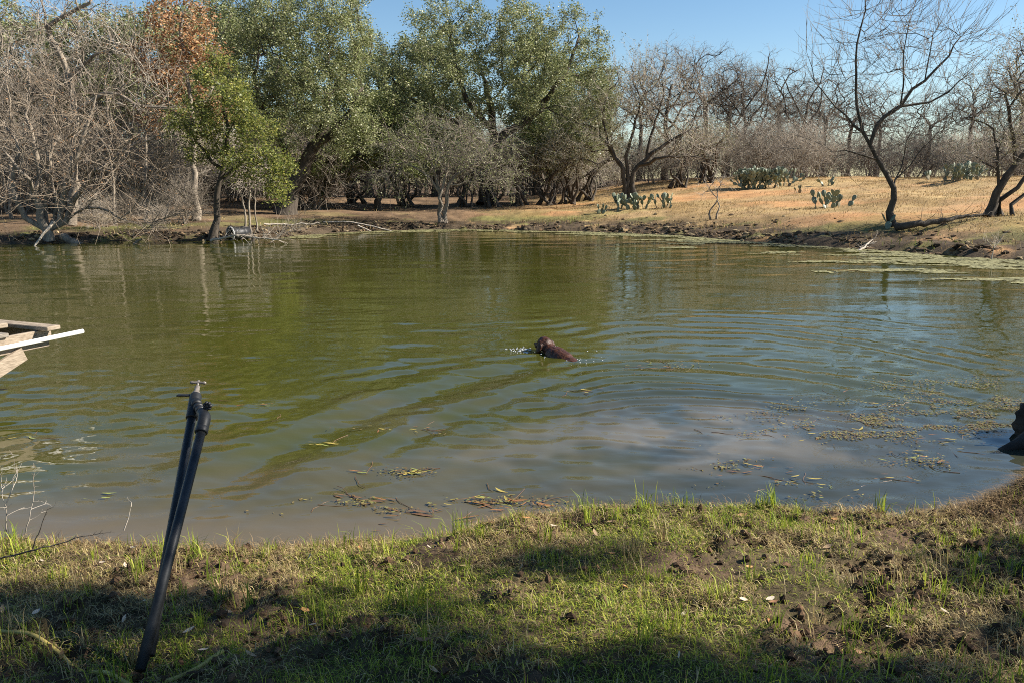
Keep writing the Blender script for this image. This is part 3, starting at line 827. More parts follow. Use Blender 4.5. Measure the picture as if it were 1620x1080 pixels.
# --- lone leafless tree on the right bank
b = ground_at(1411, 27.2); y = 27.2
lone = bare('leafless_tree', 25, b, [([b, *A3([(1411, 320), (1410, 298), (1400, 276), (1387, 252), (1377, 230), (1365, 212), (1352, 196)], y)], 0.120, 0.045),
    (A3([(1377, 228), (1386, 200), (1402, 185), (1424, 170), (1440, 145), (1465, 128), (1498, 90), (1520, 60)], y), 0.070, 0.018),
    (A3([(1364, 210), (1358, 170), (1355, 120), (1356, 70), (1364, 20), (1372, -20)], y), 0.05, 0.014),
    (A3([(1352, 196), (1325, 170), (1300, 145), (1284, 110), (1276, 80)], y), 0.03, 0.010),
    (A3([(1424, 170), (1470, 160), (1500, 145), (1530, 118)], y), 0.04, 0.012),
    (A3([(1409, 296), (1416, 285), (1430, 262), (1436, 220), (1450, 190), (1470, 160)], y + .3), 0.03, 0.010),
    (A3([(1416, 285), (1440, 262), (1462, 235), (1490, 205)], y + .3), 0.025, 0.009),
    (A3([(1386, 252), (1365, 246), (1340, 240), (1315, 242)], y - .3), 0.035, 0.010),
    (A3([(1432, 158), (1428, 110), (1434, 60), (1440, 20)], y), 0.03, 0.010), (A3([(1465, 128), (1470, 80), (1480, 30)], y), 0.025, 0.010)],
    [(1370, 60, 40, 65, 27.2, 1.0, 34), (1440, 70, 45, 65, 27.2, 1.2, 42), (1500, 85, 38, 55, 27.2, 1.0, 34), (1310, 140, 32, 55, 27.2, .9, 22), (1330, 235, 30, 14, 26.9, .7, 12), (1470, 200, 45, 35, 27.4, .9, 20), (1405, 140, 50, 45, 27.2, 1.0, 20), (1400, 240, 40, 30, 27.2, 0.8, 12)],
    wood=M['bark_dark'], twig_mat=M['twig_mid'], per=(2, 3), tw_len=(1.25, 0.75), spread=0.5, up=0.4, r_tip=0.008, wig=0.03, pw=0.12, r_tw=(0.0085, 0.0055), curve=0.9, rt=0.02, jit=0.045)
tag(lone, 'lone leafless tree with forked dark trunk on the right bank', 'tree')
# --- leaning trunks at the right edge
b = ground_at(1563, 27); y = 27
lean = bare('leaning_tree', 26, b, [([b, *A3([(1576, 308), (1590, 282), (1606, 258), (1625, 235), (1640, 200)], y)], 0.15, 0.07),
    ([b + [.5, .1, 0], *A3([(1586, 318), (1606, 295), (1626, 272), (1655, 240)], y)], -0.09, 0.04), ([b + [.7, -.2, 0], *A3([(1600, 322), (1622, 302), (1650, 280)], y)], -0.07, 0.04),
    ([b + [.35, .2, 0], *A3([(1582, 300), (1576, 272), (1578, 240), (1570, 205)], y)], -0.04, 0.015), (A3([(1606, 258), (1600, 200), (1590, 150)], y), 0.05, 0.02)],
    [(1590, 175, 45, 70, 27, 1.4, 75), (1640, 140, 50, 80, 27, 1.5, 75), (1570, 245, 28, 30, 26.8, .9, 26), (1680, 200, 60, 80, 27, 1.5, 60), (1615, 90, 30, 35, 27, 1, 22)],
    wood=M['bark_dark'], twig_mat=M['twig_grey'], per=(2, 2), tw_len=(1.0, 0.55), r_tip=0.012, leaf=(M['leaf_grey'], 7000, 0.06), jit=0.10)
tag(lean, 'tree with leaning crossed trunks at the right edge of the picture', 'tree')

# --- leafless oaks standing against the sky, right of the live oaks
def bare_oak(name, seed, cx, ytop, w, y, label, crown_lo=200):
    b = ground_at(cx, y); rng = np.random.default_rng(seed)
    mid = cx + rng.uniform(-8, 8)
    st = [([b, *A3([(cx + 2, 262), (mid, 235), (mid + rng.uniform(-6, 6), 195), (mid + rng.uniform(-10, 10), (ytop + 195) / 2)], y)], 0.22, 0.08)]
    for k in range(5):
        s_ = -1 if k % 2 else 1; y0 = 240 - 16 * k
        st.append((A3([(mid, y0), (mid + s_ * w * 0.28, y0 - 22 - rng.uniform(0, 14)), (mid + s_ * w * 0.5, y0 - 35 - rng.uniform(0, 25)), (mid + s_ * w * 0.62, y0 - 70 - rng.uniform(0, 25))], y + rng.uniform(-1.5, 1.5)), 0.11 - 0.012 * k, 0.03))
    lobes = [(mid, ytop + 45, w * 0.55, 45, y, 2.4, 80), (mid - w * 0.5, ytop + 75, w * 0.42, 48, y, 2.2, 60), (mid + w * 0.5, ytop + 78, w * 0.42, 48, y, 2.2, 60), (mid, ytop + 110, w * 0.8, 30, y, 2.4, 24)]
    t = bare(name, seed, b, st, lobes, wood=M['bark_dark'], twig_mat=M['twig_mid'], per=(3, 3), tw_len=(0.95, 0.55), r_tip=0.020, wig=0.14, jit=0.18, spread=1.0, r_tw=(0.010, 0.007), leaf=(M['leaf_grey'], 800, 0.09))
    tag(t, label, 'tree', 'leafless oaks on the skyline')
    return t
bo1 = bare_oak('leafless_oak', 31, 1052, 76, 78, 57, 'leafless oak on the skyline next to the big live oak crown')
bo2 = bare_oak('leafless_oak', 32, 1182, 104, 66, 60, 'leafless oak with rounded skyline crown above the tall cactus mound')
bo3 = bare_oak('leafless_oak', 33, 1272, 128, 52, 62, 'lower leafless oak on the skyline just left of the lone tree')

# --- grey thicket and more trees that fill the woods behind (built once, then copied)
def proto(kind, seed):
    """a background tree standing at the origin"""
    T = Tree(seed); rng = T.rng
    o = np.zeros(3)
    if kind == 'thicket':
        for k in range(7):
            a = rng.random() * 6.28; r_ = rng.uniform(0.4, 1.3); h_ = rng.uniform(1.6, 2.8)
            T.stem([[rng.normal(0, .25), rng.normal(0, .25), 0], [math.cos(a) * r_ * .4, math.sin(a) * r_ * .4, h_ * .5], [math.cos(a) * r_, math.sin(a) * r_, h_]], rng.uniform(0.03, 0.06), 0.015)
        A = np.concatenate([blob(rng, (0, 0, 2.2), (2.0, 1.7, 1.5), 150), blob(rng, (0, 0, 1.0), (1.8, 1.6, 0.8), 60)])
        T.reach(A, 0.4, 0.2, 0.08, 0.6); T.radii(0.008)
        p, d = T.tips(0.03); tw = twigs(rng, p, d, 2, 1.2, 0.010, 0.8, 0.25, 0.0, 5, 0.09)
        p2, d2 = sample_along(rng, tw[0], 2); tw2 = twigs(rng, p2, d2, 1, 0.65, 0.0075, 0.9, 0.1, 0, 3)
        lp, _ = sample_along(rng, tw2[0], 1); lf = leaves(rng, lp[rng.permutation(len(lp))[:500]], 0.07, 0.5, 0.06)
        return assemble('thicket_shrub', T, o, M['bark_grey'], M['twig_grey' if seed % 2 else 'twig_mid'], [tw, tw2], lf, M['leaf_grey'])
    if kind == 'sapling':
        T.stem([[0, 0, 0], [rng.normal(0, .1), rng.normal(0, .1), 2], [rng.normal(0, .3), rng.normal(0, .3), 4.5], [rng.normal(0, .4), 0, 6.3]], 0.055, 0.025)
        A = np.concatenate([blob(rng, (0, 0, 5.6), (1.6, 1.5, 2.0), 45), blob(rng, (0, 0, 3.6), (1.2, 1.1, 1.2), 16)])
        T.reach(A, 0.45, 0.2, 0.09, 0.6); T.radii(0.008)
        p, d = T.tips(0.03); tw = twigs(rng, p, d, 2, 0.8, 0.008, 0.9, 0.15, 0, 4, 0.16)
        p2, d2 = sample_along(rng, tw[0], 2); tw2 = twigs(rng, p2, d2, 1, 0.4, 0.006, 0.9, 0.1, 0, 3)
        return assemble('slender_tree', T, o, M['bark_grey'], M['twig_mid'], [tw, tw2])
    if kind == 'evergreen':
        T.stem([[0, 0, 0], [.2, .1, 2], [.1, -.2, 4], [-.2, 0, 6]], 0.25, 0.10)
        A = np.concatenate([blob(rng, (0, 0, 6.6), (2.6, 2.4, 2.4), 130), blob(rng, (1.5, .3, 4.6), (1.8, 1.8, 1.5), 60), blob(rng, (-1.6, -.4, 4.8), (1.8, 1.8, 1.6), 60), blob(rng, (0, -.8, 3.4), (2.2, 1.8, 1.1), 45)])
        T.reach(A, 0.45, 0.22, 0.1, 0.6); T.radii(0.012)
        p, d = T.tips(0.035); tw = twigs(rng, p, d, 3, 0.55, 0.008, 1.0, 0.1)
        lp, _ = sample_along(rng, tw[0], max(1, int(34000 / len(tw[0])))); lf = leaves(rng, lp, 0.125, 0.55, 0.14)
        return assemble('background_oak', T, o, M['bark_dark'], M['twig_dark'], [tw], lf, M['leaf_oak' if seed % 2 else 'leaf_deep'])
    if kind == 'arching':
        for k in range(6):
            a = rng.uniform(-0.9, 0.6); L_ = rng.uniform(2.0, 3.4)
            T.stem([[rng.normal(0, .5), rng.normal(0, .3), 0], [math.sin(a) * .3 + rng.normal(0, .3), rng.normal(0, .3), 1.0], [math.sin(a) * 1.2, rng.normal(0, .5), 1.9], [math.sin(a) * L_, rng.normal(0, .7), 2.4]], rng.uniform(0.06, 0.12), 0.03)
        A = np.concatenate([blob(rng, (0, 0, 2.7), (2.6, 1.6, 1.0), 110)])
        T.reach(A, 0.4, 0.2, 0.10, 0.6); T.radii(0.009)
        p, d = T.tips(0.03); tw = twigs(rng, p, d, 4, 0.7, 0.008, 0.9, 0.05, 0.05, 4, 0.18)
        lp, _ = sample_along(rng, tw[0], 5); lf = leaves(rng, lp[rng.permutation(len(lp))[:7000]], 0.085, 0.5, 0.08)
        return assemble('arching_tree', T, o, M['bark_dark'], M['twig_grey'], [tw], lf, M['leaf_grey'])
    if kind == 'bareoak':
        T.stem([[0, 0, 0], [.1, 0, 1.8], [-.1, .1, 3.4], [.2, 0, 5.2]], 0.20, 0.09)
        A = np.concatenate([blob(rng, (0, 0, 6.4), (2.6, 2.3, 1.9), 110), blob(rng, (1.8, 0, 4.8), (1.7, 1.6, 1.3), 50), blob(rng, (-1.8, 0, 4.9), (1.7, 1.6, 1.3), 50)])
        T.reach(A, 0.42, 0.24, 0.16, 0.7); T.radii(0.021)
        p, d = T.tips(0.035); tw = twigs(rng, p, d, 3, 0.9, 0.010, 1.0, 0.1, 0, 4, 0.18)
        p2, d2 = sample_along(rng, tw[0], 2); tw2 = twigs(rng, p2, d2, 1, 0.45, 0.008, 1.0, 0.1, 0, 3)
        return assemble('distant_leafless_oak', T, o, M['bark_dark'], M['twig_mid'], [tw, tw2])

PROTO = {('thicket', 1): proto('thicket', 101), ('thicket', 2): proto('thicket', 102), ('sapling', 1): proto('sapling', 103), ('evergreen', 1): proto('evergreen', 105),
         ('evergreen', 2): proto('evergreen', 106), ('arching', 1): proto('arching', 107), ('bareoak', 1): proto('bareoak', 109)}
used = set()
def plant(key, px, y, scale, label, group, cat='tree', zs=1.0):
    p = PROTO[key]
    o = p if key not in used else copy_tree(p)
    used.add(key)
    o.location = ground_at(px, y) - np.array([0, 0, 0.05])
    o.rotation_euler = (0, 0, random.uniform(0, 6.28))
    o.scale = (scale, scale, scale * zs)
    return tag(o, label, cat, group)
MARKS = [(-90, 'left of the tangled waterline shrub'), (60, 'behind the tangled waterline shrub'), (180, 'above the fallen log'), (285, 'below the rusty oak'), (350, 'behind the small yellow green oak'),
         (430, 'beside the leaning live oak trunk'), (540, 'behind the pale fallen poles'), (620, 'left of the rounded grey shrub tree'), (700, 'behind the rounded grey shrub tree'), (800, 'under the central live oak'), (900, 'right of the central live oak trunk'),
         (985, 'behind the spreading tree'), (1080, 'right of the spreading tree'), (1135, 'behind the sapling pair'), (1205, 'behind the tall cactus mound'), (1265, 'between the cactus mound and the lone tree'), (1340, 'just left of the lone tree'),
         (1410, 'behind the lone tree trunk'), (1480, 'just right of the lone tree'), (1530, 'behind the pale cactus clump'), (1600, 'behind the leaning crossed trunks'), (1720, 'beyond the right edge'), (1850, 'far beyond the right edge')]
def where(px): return min(MARKS, key=lambda m_: abs(m_[0] - px))[1]
def size_word(s, lo, hi): return 'low' if s < lo else 'tall' if s > hi else 'middling'
# arching dark stemmed trees along the edge of the woods
for px, y, s in [(640, 45, 0.95), (735, 44, 0.9), (778, 44.5, 1.0), (820, 45, 0.95), (868, 45.5, 1.0), (900, 46, 1.05), (930, 47, 1.0), (1075, 49, 1.0), (560, 46, 1.0), (1120, 50, 1.0), (505, 47, 1.0)]:
    plant(('arching', 1), px, y, s, 'arching dark tree ' + where(px), 'arching trees at the wood edge')
for px, y, s in [(60, 46, 1.15), (165, 44, 1.1), (250, 43, 1.1), (330, 47, 1.25), (-40, 44, 1.2), (585, 56, 1.15), (690, 58, 1.25), (420, 52, 1.3), (-150, 42, 1.2), (850, 58, 1.2), (930, 60, 1.0), (-260, 40, 1.1)]:
    plant(('evergreen', 1 + (int(px) % 2)), px, y, s, 'background evergreen oak ' + where(px), 'evergreen oaks in the woods')
for i in range(26):
    px = -120 + i * 16 + random.uniform(-6, 6); y = random.uniform(31, 44)
    if px > 300: y = random.uniform(41, 50)
    s = random.uniform(0.7, 1.15)
    plant(('sapling', 1), px, y, s, '%s slender grey trunk %s' % (size_word(s, .85, 1.0), where(px)), 'slender trunks in the left woods')
for i in range(34):
    px = -160 + i * 20 + random.uniform(-8, 8); y = random.uniform(40, 54)
    if px < 280: y = random.uniform(36, 46)
    s = random.uniform(0.75, 1.2)
    plant(('thicket', 1 + i % 2), px, y, s, '%s grey brown thicket shrub %s' % (size_word(s, .9, 1.05), where(px)), 'thicket shrubs in the woods', 'shrub')
for i in range(30):
    px = 270 + i * 22 + random.uniform(-8, 8); y = random.uniform(58, 74); s = random.uniform(1.1, 1.7)
    plant(('thicket', 1 + i % 2), px, y, s, '%s far thicket shrub %s' % (size_word(s, 1.3, 1.5), where(px)), 'thicket shrubs deep in the woods', 'shrub')
for i in range(40):
    px = 880 + i * 23 + random.uniform(-10, 10); y = random.uniform(51, 62)
    if px > 1500: y = random.uniform(42, 56)
    s = random.uniform(0.6, 1.0)
    plant(('thicket', 1 + i % 2), px, y, s * random.uniform(.8, 1.25), '%s grey shrub %s' % (size_word(s, .73, .87), where(px)), 'thicket shrubs behind the slope', 'shrub')
for i in range(22):
    px = 860 + i * 44 + random.uniform(-14, 14); y = random.uniform(72, 92); s = random.uniform(0.9, 1.4)
    plant(('thicket', 1 + i % 2), px, y, s, '%s horizon thicket %s' % (size_word(s, 1.05, 1.22), where(px)), 'thickets on the horizon', 'shrub')
for px, y, s in [(1112, 60, 1.1), (1150, 66, 1.1), (1225, 66, 1.1), (1300, 66, 1.0), (1340, 70, 0.95), (1385, 68, 0.9), (1465, 62, 0.8), (1530, 58, 0.9), (1605, 52, 1.0), (1700, 50, 1.1), (1010, 70, 1.1), (1800, 50, 1.1)]:
    plant(('bareoak', 1), px, y, s, 'distant leafless oak ' + where(px), 'distant leafless oaks')
for i in range(4):
    px = 150 + i * 46 + random.uniform(-6, 6); y = random.uniform(29.6, 32.5); s = random.uniform(.28, .55)
    plant(('thicket', 1 + i % 2), px, y, s, '%s dead brush %s' % (size_word(s, .37, .46), where(px)), 'dead brush on the left bank', 'shrub')
# trees on the near bank to the right of the camera: they throw the shade on the grass
SH = np.array([-math.sin(SUN_AZ), -math.cos(SUN_AZ)]) / math.tan(SUN_EL)     # shadow shift per metre of height
T = Tree(401); rng = T.rng
bb = np.array([9.2, 0.6, gz(9.2, 0.6) - .05])
T.stem([bb, bb + [-.2, .3, 1.6], bb + [-.6, .8, 3.2], bb + [-1.2, 1.5, 4.8], bb + [-1.9, 2.3, 6.2]], .24, .08)
AA = []
for (tx_, ty_, h_, rx, ry, rz, n) in [(-1.7, 3.2, 6.2, .75, .22, .5, 30), (-2.7, 2.75, 6.7, .6, .34, .6, 26), (-.6, 2.65, 5.4, .5, .16, .4, 18), (.55, 2.42, 4.9, .6, .22, .45, 22), (-1.3, 2.3, 5.7, .8, .2, .4, 26),
                                     (3.05, 3.35, 3.7, .5, .3, .35, 22), (2.45, 2.75, 4.1, .4, .18, .3, 12), (2.6, 2.2, 4.2, .6, .2, .3, 14), (-3.6, 3.3, 7.2, .7, .5, .6, 24), (-2.3, 2.3, 6.3, .7, .2, .4, 22), (-.2, 2.15, 5.2, .6, .14, .3, 18), (2.9, 2.95, 3.9, .4, .14, .25, 14), (1.6, 2.15, 4.6, .5, .1, .2, 10), (0.2, 3.5, 5.4, .3, .06, .2, 5)]:
    AA.append(blob(rng, (tx_ - SH[0] * h_, ty_ - SH[1] * h_, h_ + .3), (rx, ry, rz), n, .2))
T.reach(np.concatenate(AA), .4, .2, .06, .6); T.radii(.01)
p_, d_ = T.tips(.03); tw = twigs(rng, p_, d_, 3, .3, .006, 1.0, .1)
ends = np.concatenate(AA); near_end = np.array([np.min(np.linalg.norm(ends - q, axis=1)) for q in tw[0][:, 0]]) < .35
lp, _ = sample_along(rng, tw[0][near_end], 30)
tag(assemble('bank_oak', T, bb, M['bark_dark'], M['twig_dark'], [tw], leaves(rng, lp, .085, .55, .10), M['leaf_oak']), 'evergreen oak on the near bank beyond the right edge, shading the grass', 'tree')

# ------------------------------------------------------------------ prickly pears
def pad_mesh():
    mb = MB(); mb.ell((0, 0, 0.5), (0.36, 0.06, 0.5), 12, 7)
    me = mb.mesh('pad')
    co = np.zeros(len(me.vertices) * 3); me.vertices.foreach_get('co', co); co = co.reshape(-1, 3)
    co[:, 0] *= 0.62 + 0.55 * np.clip(co[:, 2], 0, 1); me.vertices.foreach_set('co', co.ravel()); me.update()
    return me
PAD = pad_mesh(); PAD.materials.append(M['cactus'])
PAD_OLD = PAD.copy(); PAD_OLD.materials.clear(); PAD_OLD.materials.append(M['cactus_old'])
def cactus(px, y, width, tall, seed, label, n0, gen=3, size=0.30):
    rng = random.Random(seed)
    root = empty('prickly_pear', ground_at(px, y))
    bx, by, bz = root.location
    def grow(p, up, g, s):
        me = PAD_OLD if (g == 0 and rng.random() < 0.4) else PAD
        o = obj('pad', me, None, root)
        s1 = s * rng.uniform(0.8, 1.15)
        yaw = rng.uniform(0, 6.28)
        q = up.to_track_quat('Z', 'Y')
        m_ = Matrix.Translation(p) @ q.to_matrix().to_4x4() @ Matrix.Rotation(yaw, 4, 'Z') @ Matrix.Diagonal((s1 * rng.uniform(0.85, 1.05), s1, s1, 1))
        o.matrix_local = m_
        if g < gen:
            for _ in range(rng.choice([1, 1, 2, 2, 3]) if g else 2):
                a = rng.uniform(-0.9, 0.9)
                tip = m_ @ Vector((math.sin(a) * 0.34, 0, 0.62 + 0.34 * math.cos(a)))
                d = (m_.to_3x3() @ Vector((math.sin(a) * 0.9, rng.uniform(-.35, .35), math.cos(a)))).normalized()
                d = (d + Vector((0, 0, 0.25))).normalized()
                if tip.z < tall * 1.1: grow(tip, d, g + 1, s * 0.97)
    for i in range(n0):
        x = rng.uniform(-.5, .5) * width; yy = rng.uniform(-.3, .3) * min(width, 1.6)
        z = gz(bx + x, by + yy) - bz - 0.04
        grow(Vector((x, yy, z)), Vector((rng.uniform(-.6, .6), rng.uniform(-.5, .5), 1)).normalized(), 0, size)
    return tag(root, label, 'cactus', 'prickly pears on the slope')
cactus(1016, 38.5, 2.7, 0.85, 1, 'longest prickly pear clump, in front of the spreading tree', 18, 2, 0.29)
cactus(1207, 45, 2.5, 1.75, 2, 'tallest bushy prickly pear mound near the top of the slope', 24, 4, 0.27)
cactus(1300, 33.6, 0.9, 0.75, 3, 'prickly pear with splayed round pads alone mid slope', 4, 2, 0.31)
cactus(1335, 33.9, 0.8, 0.55, 13, 'smaller right hand prickly pear of the mid slope pair', 3, 1, 0.31)
cactus(1522, 41, 1.9, 1.0, 4, 'pale prickly pear clump at the far right of the slope top', 14, 3, 0.27)
cactus(1403, 26.9, 0.12, 0.55, 5, 'two pad prickly pear at the foot of the lone tree', 1, 1, 0.30)
cactus(948, 37.6, 0.5, 0.45, 6, 'small prickly pear left of the longest clump', 3, 1, 0.26)
cactus(1312, 44, 0.9, 0.5, 7, 'low prickly pear on the slope behind the splayed one', 4, 1, 0.3)
cactus(1268, 40.5, 0.5, 0.35, 8, 'tiny prickly pear below the orange patch', 2, 1, 0.24)
cactus(1470, 43, 0.4, 0.6, 9, 'little prickly pear behind the lone tree', 2, 1, 0.3)

# ------------------------------------------------------------------ dead wood, saplings, barrel
def branch_thing(name, pts, r0, r1, mat_, label, cat, tw=(0, 0.4, 0.006), seed=1, wig=0.02, group=None, step=0.15, up=0.1):
    T = Tree(seed); T.stem(pts, r0, r1, step=step, wig=wig); T.radii(r1)
    mb = T.wood(1.1)
    if tw[0]:
        p = T.pos[2:T.n]; d = T.pos[2:T.n] - T.pos[1:T.n - 1]; d /= np.linalg.norm(d, axis=1, keepdims=True)
        w, r_ = twigs(T.rng, p, d, tw[0], tw[1], tw[2], 0.9, up, 0, 4, 0.12)
        mb.add(*tubes(w, r_, 3))
        p2, d2 = sample_along(T.rng, w, 2); w2, r2 = twigs(T.rng, p2, d2, 1, tw[1] * .5, tw[2] * .6, 0.8, up, 0, 3)
        mb.add(*tubes(w2, r2, 3))
    return tag(mb.build(name, mat_), label, cat, group)
def G(px, y, dz=0.0): return ground_at(px, y) + np.array([0, 0, dz])
branch_thing('fallen_log', [G(100, 27.6, .12), G(140, 27.2, .08), G(180, 26.9, .05), at(222, 379, 26.6)], 0.13, 0.05, M['bark_grey'], 'grey fallen log lying along the left waterline', 'log', (1, .5, .008), 41)
branch_thing('snag', [at(84, 352, 26.6), at(68, 372, 26.2), at(52, 392, 25.9)], 0.05, 0.03, M['wood_dead'], 'bare dead stem slanting into the water beside the tangled shrub', 'branch', (0, 0, 0), 42)
branch_thing('dead_branch', [at(334, 381, 27.2), at(360, 375, 27), at(388, 373.5, 26.9), at(420, 377, 26.8), at(446, 379, 26.7)], 0.05, 0.02, M['wood_dead'], 'forked dead branch floating below the black barrel', 'branch', (3, 0.6, .009), 43)
branch_thing('dead_branch', [at(428, 384, 26.8), at(450, 370, 27.2), at(470, 362, 27.6)], 0.02, 0.008, M['bark_grey'], 'brushy dead twigs fanning up from the water right of the barrel', 'branch', (6, 0.9, .008), 44, up=0.6)
branch_thing('driftwood', [G(1338, 23.6, .03), G(1346, 23.9, .12), G(1362, 24.3, .16), G(1380, 24.8, .1)], 0.06, 0.02, M['wood_dead'], 'bleached forked driftwood on the right bank at the waterline', 'branch', (1, 0.35, .014), 45)
branch_thing('driftwood', [G(1312, 24.2, .03), G(1325, 24.3, .08), G(1342, 24.4, .06)], 0.05, 0.02, M['wood_dead'], 'short bleached driftwood piece left of the forked one', 'branch', (1, 0.25, .012), 46)
branch_thing('fallen_branch', [G(1418, 26.3, .12), G(1440, 26.0, .22), G(1470, 26, .2), G(1510, 26.2, .18), G(1560, 26.6, .12)], 0.12, 0.03, M['bark_dark'], 'dark fallen branch lying from the lone tree toward the right', 'branch', (1, 0.6, .012), 47)
branch_thing('dead_shrub', [G(1565, 21.2, -.05), G(1566, 21.2, .15), G(1568, 21.2, .4)], 0.03, 0.012, M['wood_dead'], 'small dead brush at the right waterline', 'shrub', (9, 0.5, .009), 48, up=0.5)
branch_thing('fallen_pole', [G(512, 34.6, .10), G(560, 34.4, .10), G(626, 34.2, .10)], 0.035, 0.03, M['wood_dead'], 'longer pale pole lying on the far bank below the big oaks', 'pole', (0, 0, 0), 49, wig=0.008)
branch_thing('fallen_pole', [G(566, 33.9, .08), G(600, 33.7, .07), G(622, 33.6, .06)], 0.03, 0.025, M['wood_dead'], 'shorter pale pole lying below the longer one', 'pole', (0, 0, 0), 50, wig=0.008)
branch_thing('fallen_pole', [G(418, 33, .1), G(465, 33.4, .1), G(508, 33.6, .12)], 0.04, 0.03, M['wood_dead'], 'pale fallen stem on the bank under the leaning oak trunk', 'pole', (0, 0, 0), 51, wig=0.02)
for k, (px, y, s, lab) in enumerate([(1124, 33.4, 1.0, 'left stem of the bare sapling pair on the orange slope'), (1133, 33.4, 1.15, 'right stem of the bare sapling pair on the orange slope')]):
    b = G(px, y); sx = -1 if k == 0 else 1
    T = Tree(60 + k); T.stem([b, b + [sx * .05, 0, .4], b + [-sx * .12 + .1, 0, .8 * s], b + [sx * .25, .1, 1.5 * s]], 0.035, 0.012, .15); rng = T.rng
    T.reach(blob(rng, b + [sx * .2, 0, 1.35 * s], (.55, .45, .5), 26), .2, .2, .03); T.radii(.006)
    p, d = T.tips(.02); t1 = twigs(rng, p, d, 2, .4, .006, .8, .25, 0, 4)
    tag(assemble('bare_sapling', T, b, M['bark_grey'], M['twig_grey'], [t1]), lab, 'sapling', 'bare saplings on the slope')
# pale stems and broken stump right of the barrel
for k, (px, y, hgt, r_, m_, lab) in enumerate([(389, 29.6, 1.9, .045, 'bark_grey', 'slim trunk just right of the black barrel'), (397, 29.3, 2.2, .05, 'bark_grey', 'grey slim trunk second right of the black barrel'), (408, 29.7, 2.0, .03, 'bark_grey', 'thinnest trunk right of the black barrel')]):
    b = G(px, y, -.05); T = Tree(70 + k); rng = T.rng
    T.stem([b, b + [rng.normal(0, .05), 0, hgt * .5], b + [rng.normal(0, .15), 0, hgt]], r_, r_ * .6, .2, wig=.02)
    T.reach(blob(rng, b + [0, 0, hgt + .2], (.9, .6, .7), 40), .25, .2, .05); T.radii(.007)
    p, d = T.tips(.02); t1 = twigs(rng, p, d, 4, .5, .007, .9, .0, .08, 4)
    tag(assemble('slim_tree', T, b, M[m_], M['twig_grey'], [t1]), lab, 'tree', 'slim trunks by the barrel')
branch_thing('leaning_stake', [G(404, 27.9, .55), G(412, 27.7, .3), G(420, 27.5, .02)], 0.03, 0.022, M['wood_dock'], 'orange brown stake leaning on the bank right of the barrel', 'stake', (0, 0, 0), 77)
branch_thing('broken_stump', [G(399, 27.9, -.1), G(400, 27.9, .25), G(402, 27.9, .75)], 0.11, 0.05, M['bark_dark'], 'dark broken stump beside the leaning stake', 'stump', (0, 0, 0), 78, wig=.03)

# black barrel lying on its side, open end toward us
b = G(365, 28.6, 0.22); root = empty('barrel', b - np.array([0, 0, .24]))
ax = Vector((0.62, 0.78, 0.0)).normalized()
def ring_profile(prof, k=24):
    """lathe of (distance along axis, radius)"""
    u = Vector((0, 0, 1)); v = ax.cross(u)
    V = [np.array(ax * s + (u * math.cos(a) + v * math.sin(a)) * r_) for s, r_ in prof for a in np.arange(k) * 2 * math.pi / k]
    Q = [(i * k + j, i * k + (j + 1) % k, (i + 1) * k + (j + 1) % k, (i + 1) * k + j) for i in range(len(prof) - 1) for j in range(k)]
    mb = MB(); mb.add(V, Q); return mb
ring_profile([(0.0, .225), (.1, .23), (.13, .245), (.17, .245), (.2, .23), (.45, .23), (.48, .245), (.52, .245), (.55, .23), (.72, .22), (.72, .01), (.70, .01), (.70, .2), (.02, .205), (0, .205), (0, .225)]).build('body', M['black_plastic'], root, loc=(0, 0, .24))
ring_profile([(-.025, .222), (-.025, .246), (.03, .246), (.03, .231), (-.012, .231), (-.012, .222), (-.025, .222)]).build('rim', M['rim'], root, loc=(0, 0, .24))
tag(root, 'black plastic barrel lying on its side on the far bank', 'barrel')

# ------------------------------------------------------------------ wooden dock at the left
E = np.array([-4.42, 7.45, 0.0]); a_ = R(68)
u = np.array([-math.cos(a_), -math.sin(a_), 0.0]); n_ = np.array([math.sin(a_), -math.cos(a_), 0.0]); up = np.array([0, 0, 1.0])
AX = np.array([u, n_, up])
def DK(s, w, z): return E + u * s + n_ * w + up * z          # s along the dock from its end, w toward the viewer, z height
dock = empty('dock', DK(2.5, -0.8, -0.5))
dl = -np.array(dock.location)
def dpart(name, c, d, m_=M['wood_dock'], bev=0.006, ax_=AX):
    mb = MB(); mb.box(c + dl, d, ax_, bev); return mb.build(name, m_, dock, smooth=False)
rng = random.Random(4)
dpart('side_beam', DK(2.05, 0.0, 0.595), (4.1, .045, .095)); dpart('side_beam', DK(2.05, -1.55, 0.595), (4.1, .045, .095))
dpart('lower_beam', DK(2.05, 0.006, 0.512), (4.08, .04, .06))
dpart('end_beam', DK(0.0, -0.775, 0.59), (.045, 1.6, .10)); dpart('middle_beam', DK(2.05, -0.78, 0.58), (4.0, .045, .12))
s_ = 0.42
while s_ < 4.0:
    w_ = 0.137
    dpart('plank', DK(s_ + w_ / 2, -0.775 + rng.uniform(-.012, .012), 0.664 + rng.uniform(-.004, .006)), (w_, 1.68, .038), M['wood_grey'])
    s_ += w_ + 0.011
dpart('cap_board', DK(0.05, -0.70, 0.668), (.14, 1.72, .04)); dpart('loose_board', DK(0.24, -0.62, 0.70), (.13, .8, .045), M['wood_dock'], .006, AX @ np.array(Matrix.Rotation(R(7), 3, 'Z')))
def strut(name, p, q, w_, t_):
    p, q = np.array(p), np.array(q); d = q - p; L_ = np.linalg.norm(d); d /= L_
    y_ = n_; z_ = np.cross(d, y_); z_ /= np.linalg.norm(z_)
    mb = MB(); mb.box((p + q) / 2 + dl, (L_, t_, w_), np.array([d, np.cross(z_, d), z_]), .005); return mb.build(name, M['wood_dock'], dock, smooth=False)
strut('brace', DK(0.30, 0.05, 0.47), DK(1.75, 0.05, -0.10), .13, .04)
